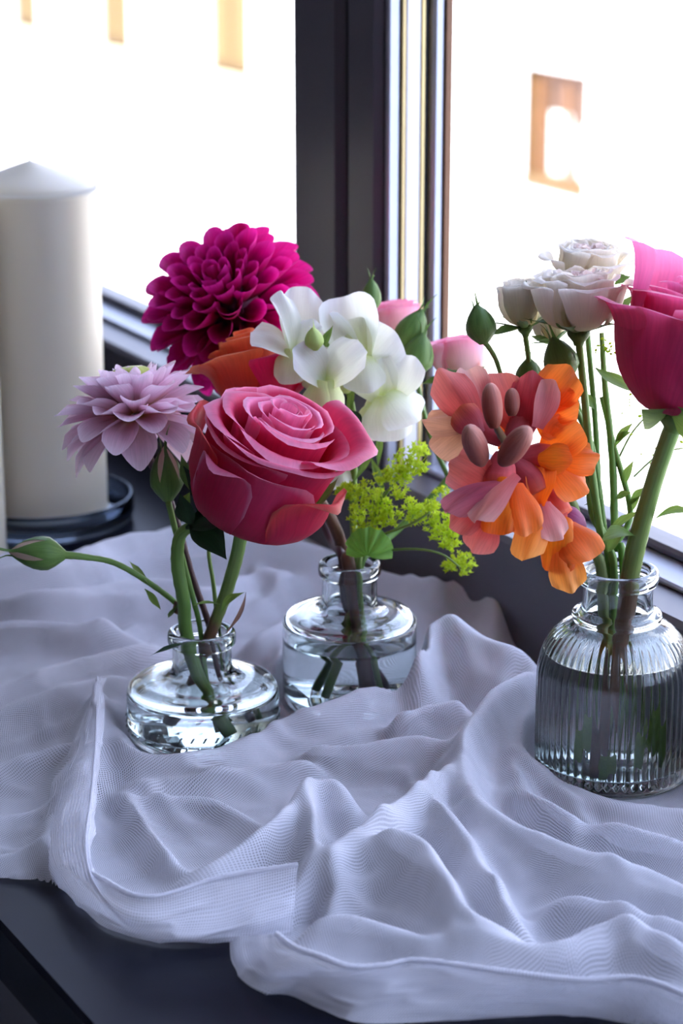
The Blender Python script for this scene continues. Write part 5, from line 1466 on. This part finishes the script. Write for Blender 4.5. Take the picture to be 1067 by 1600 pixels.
def band(curves, n=150, m=14, seed=0, wr_=.0014, uo=(0, 0), hem=0.0):
    """loft through picture curves (crest heights in cm); cross sections are rounded"""
    C_ = []
    for c in curves:
        p = wpts(c, 10)
        s = np.concatenate([[0], np.cumsum(np.linalg.norm(np.diff(p, axis=0), axis=1))]); s /= s[-1]
        q = np.linspace(0, 1, n)
        C_.append(np.stack([np.interp(q, s, p[:, i]) for i in range(3)], 1))
    C_ = np.array(C_); K = len(C_)
    rows = []
    for j in range(m * (K - 1) + 1):
        x = j / m; i = min(K - 2, int(x)); t_ = x - i
        a, b_, c, d = C_[max(i - 1, 0)], C_[i], C_[i + 1], C_[min(i + 2, K - 1)]
        rows.append(.5 * ((2 * b_) + (c - a) * t_ + (2 * a - 5 * b_ + 4 * c - d) * t_ ** 2 + (3 * b_ - a - 3 * c + d) * t_ ** 3))
    Gd = np.array(rows)                                   # rows x n x 3
    R_n = Gd.shape[0]
    ds = np.linalg.norm(np.diff(Gd, axis=1), axis=2).mean(0); S_ = np.concatenate([[0], np.cumsum(ds)])
    dt = np.linalg.norm(np.diff(Gd, axis=0), axis=2).mean(1); T_ = np.concatenate([[0], np.cumsum(dt)])
    SS, TT = np.meshgrid(S_, T_)
    nrm = np.cross(np.gradient(Gd, axis=1), np.gradient(Gd, axis=0)); nrm /= np.linalg.norm(nrm, axis=2, keepdims=True) + 1e-9
    w_ = (1 - np.abs(2 * perlin(SS * .35, TT, .006, 300 + seed) - 1)) ** 2 * wr_ + (perlin(SS, TT, .018, 310 + seed) - .5) * wr_ * 1.6
    Gd = Gd + nrm * w_[..., None]
    Gd[..., 2] = np.maximum(Gd[..., 2], .0010)
    v = Gd.reshape(-1, 3); uvs = np.stack([SS.ravel() + uo[0], TT.ravel() + uo[1]], 1)
    idx = np.arange(R_n * n).reshape(R_n, n)
    f = np.stack([idx[:-1, :-1].ravel(), idx[:-1, 1:].ravel(), idx[1:, 1:].ravel(), idx[1:, :-1].ravel()], 1)
    return v, f, uvs

def tube_band(c, r, seed=0):
    """rolled hem along a curve"""
    p = [Vector(q) for q in wpts(c, 8)]
    v, f, uv = tube_data(p[::3] + [p[-1]], [r, r * 1.2, r * .9, r * 1.1, r], 6, sub=3, bumps=.12)
    f = [q for q in f if len(q) == 4]
    return np.array([tuple(q) for q in v]), np.array(f), np.array(uv) * np.array([[.006, .3]])

A0 = [(152, 1058, 2.4), (128, 1130, 1.9), (88, 1220, 1.2), (60, 1300, .7), (74, 1360, .3), (120, 1412, .15), (190, 1458, .1), (260, 1474, .1), (350, 1471, .1), (456, 1462, .2)]
A05 = [(152, 1058, 2.8), (136, 1145, 2.9), (108, 1235, 2.6), (92, 1310, 2.0), (106, 1368, 1.4), (150, 1412, .9), (210, 1448, .6), (280, 1462, .55), (355, 1455, .7), (458, 1430, 1.0)]
A1 = [(156, 1060, 2.9), (150, 1150, 3.2), (143, 1240, 3.0), (134, 1310, 2.6), (142, 1368, 2.0), (172, 1412, 1.5), (226, 1434, 1.2), (300, 1428, 1.2), (380, 1410, 1.5), (462, 1385, 1.9)]
A2 = [(160, 1060, 2.5), (156, 1150, 2.6), (150, 1240, 2.3), (142, 1318, 2.0), (152, 1366, 2.0), (200, 1396, 2.1), (252, 1398, 2.1), (330, 1374, 2.4), (400, 1360, 2.7), (466, 1350, 3.0)]
B0 = [(356, 1468, .3), (362, 1508, .1), (398, 1546, .1), (450, 1553, .1), (500, 1577, .1), (560, 1598, .1), (650, 1598, .1), (760, 1588, .1), (880, 1584, .1), (980, 1600, .1), (1100, 1624, .1)]
B05 = [(395, 1462, 1.0), (398, 1492, .9), (425, 1518, .9), (470, 1525, .9), (520, 1545, .9), (575, 1558, .9), (650, 1552, 1.0), (760, 1554, 1.0), (890, 1558, .9), (985, 1568, .9), (1100, 1598, 1.0)]
B1 = [(432, 1458, 2.1), (440, 1470, 2.1), (462, 1480, 2.1), (500, 1493, 2.1), (545, 1509, 2.0), (600, 1507, 2.0), (652, 1499, 2.1), (760, 1513, 2.1), (900, 1530, 1.9), (1000, 1528, 2.0), (1100, 1566, 2.0)]
pieces = [band([A0, A05, A1, A2], seed=1, uo=(3, 3)), band([B0, B05, B1], seed=2, uo=(5, 5)),
          tube_band([(140, 1362, 2.0), (165, 1376, 2.05), (205, 1397, 2.15), (252, 1399, 2.15), (330, 1375, 2.45), (400, 1361, 2.75), (464, 1351, 3.0)], .0011),
          tube_band([(432, 1459, 2.15), (462, 1481, 2.15), (500, 1494, 2.15), (545, 1510, 2.05), (600, 1508, 2.05), (652, 1500, 2.15), (760, 1514, 2.15), (900, 1531, 1.95), (1000, 1529, 2.05), (1100, 1567, 2.05)], .0012),
          tube_band([(152, 1058, 2.9), (150, 1150, 3.25), (143, 1240, 3.05), (134, 1310, 2.65), (142, 1368, 2.05), (172, 1414, 1.5), (210, 1446, .7)], .0006)]
for (v, f, u) in pieces:
    cf = np.concatenate([cf, f + len(cv)]); cv = np.concatenate([cv, v]); cuv = np.concatenate([cuv, u])
me = bpy.data.meshes.new('gauze_cloth')
me.vertices.add(len(cv)); me.vertices.foreach_set('co', cv.astype(np.float32).ravel())
me.loops.add(len(cf) * 4); me.loops.foreach_set('vertex_index', cf.astype(np.int32).ravel())
me.polygons.add(len(cf)); me.polygons.foreach_set('loop_start', (np.arange(len(cf)) * 4).astype(np.int32)); me.polygons.foreach_set('loop_total', np.full(len(cf), 4, np.int32))
lay = me.uv_layers.new(name='UVMap'); lay.data.foreach_set('uv', cuv[cf.ravel()].astype(np.float32).ravel())
me.polygons.foreach_set('use_smooth', np.ones(len(cf), bool))
me.materials.append(M_CLOTH); me.update(); me.validate()
cl = put('gauze_cloth', me)
tag(cl, 'crumpled white gauze cloth draped over the window board around the jars', 'cloth')
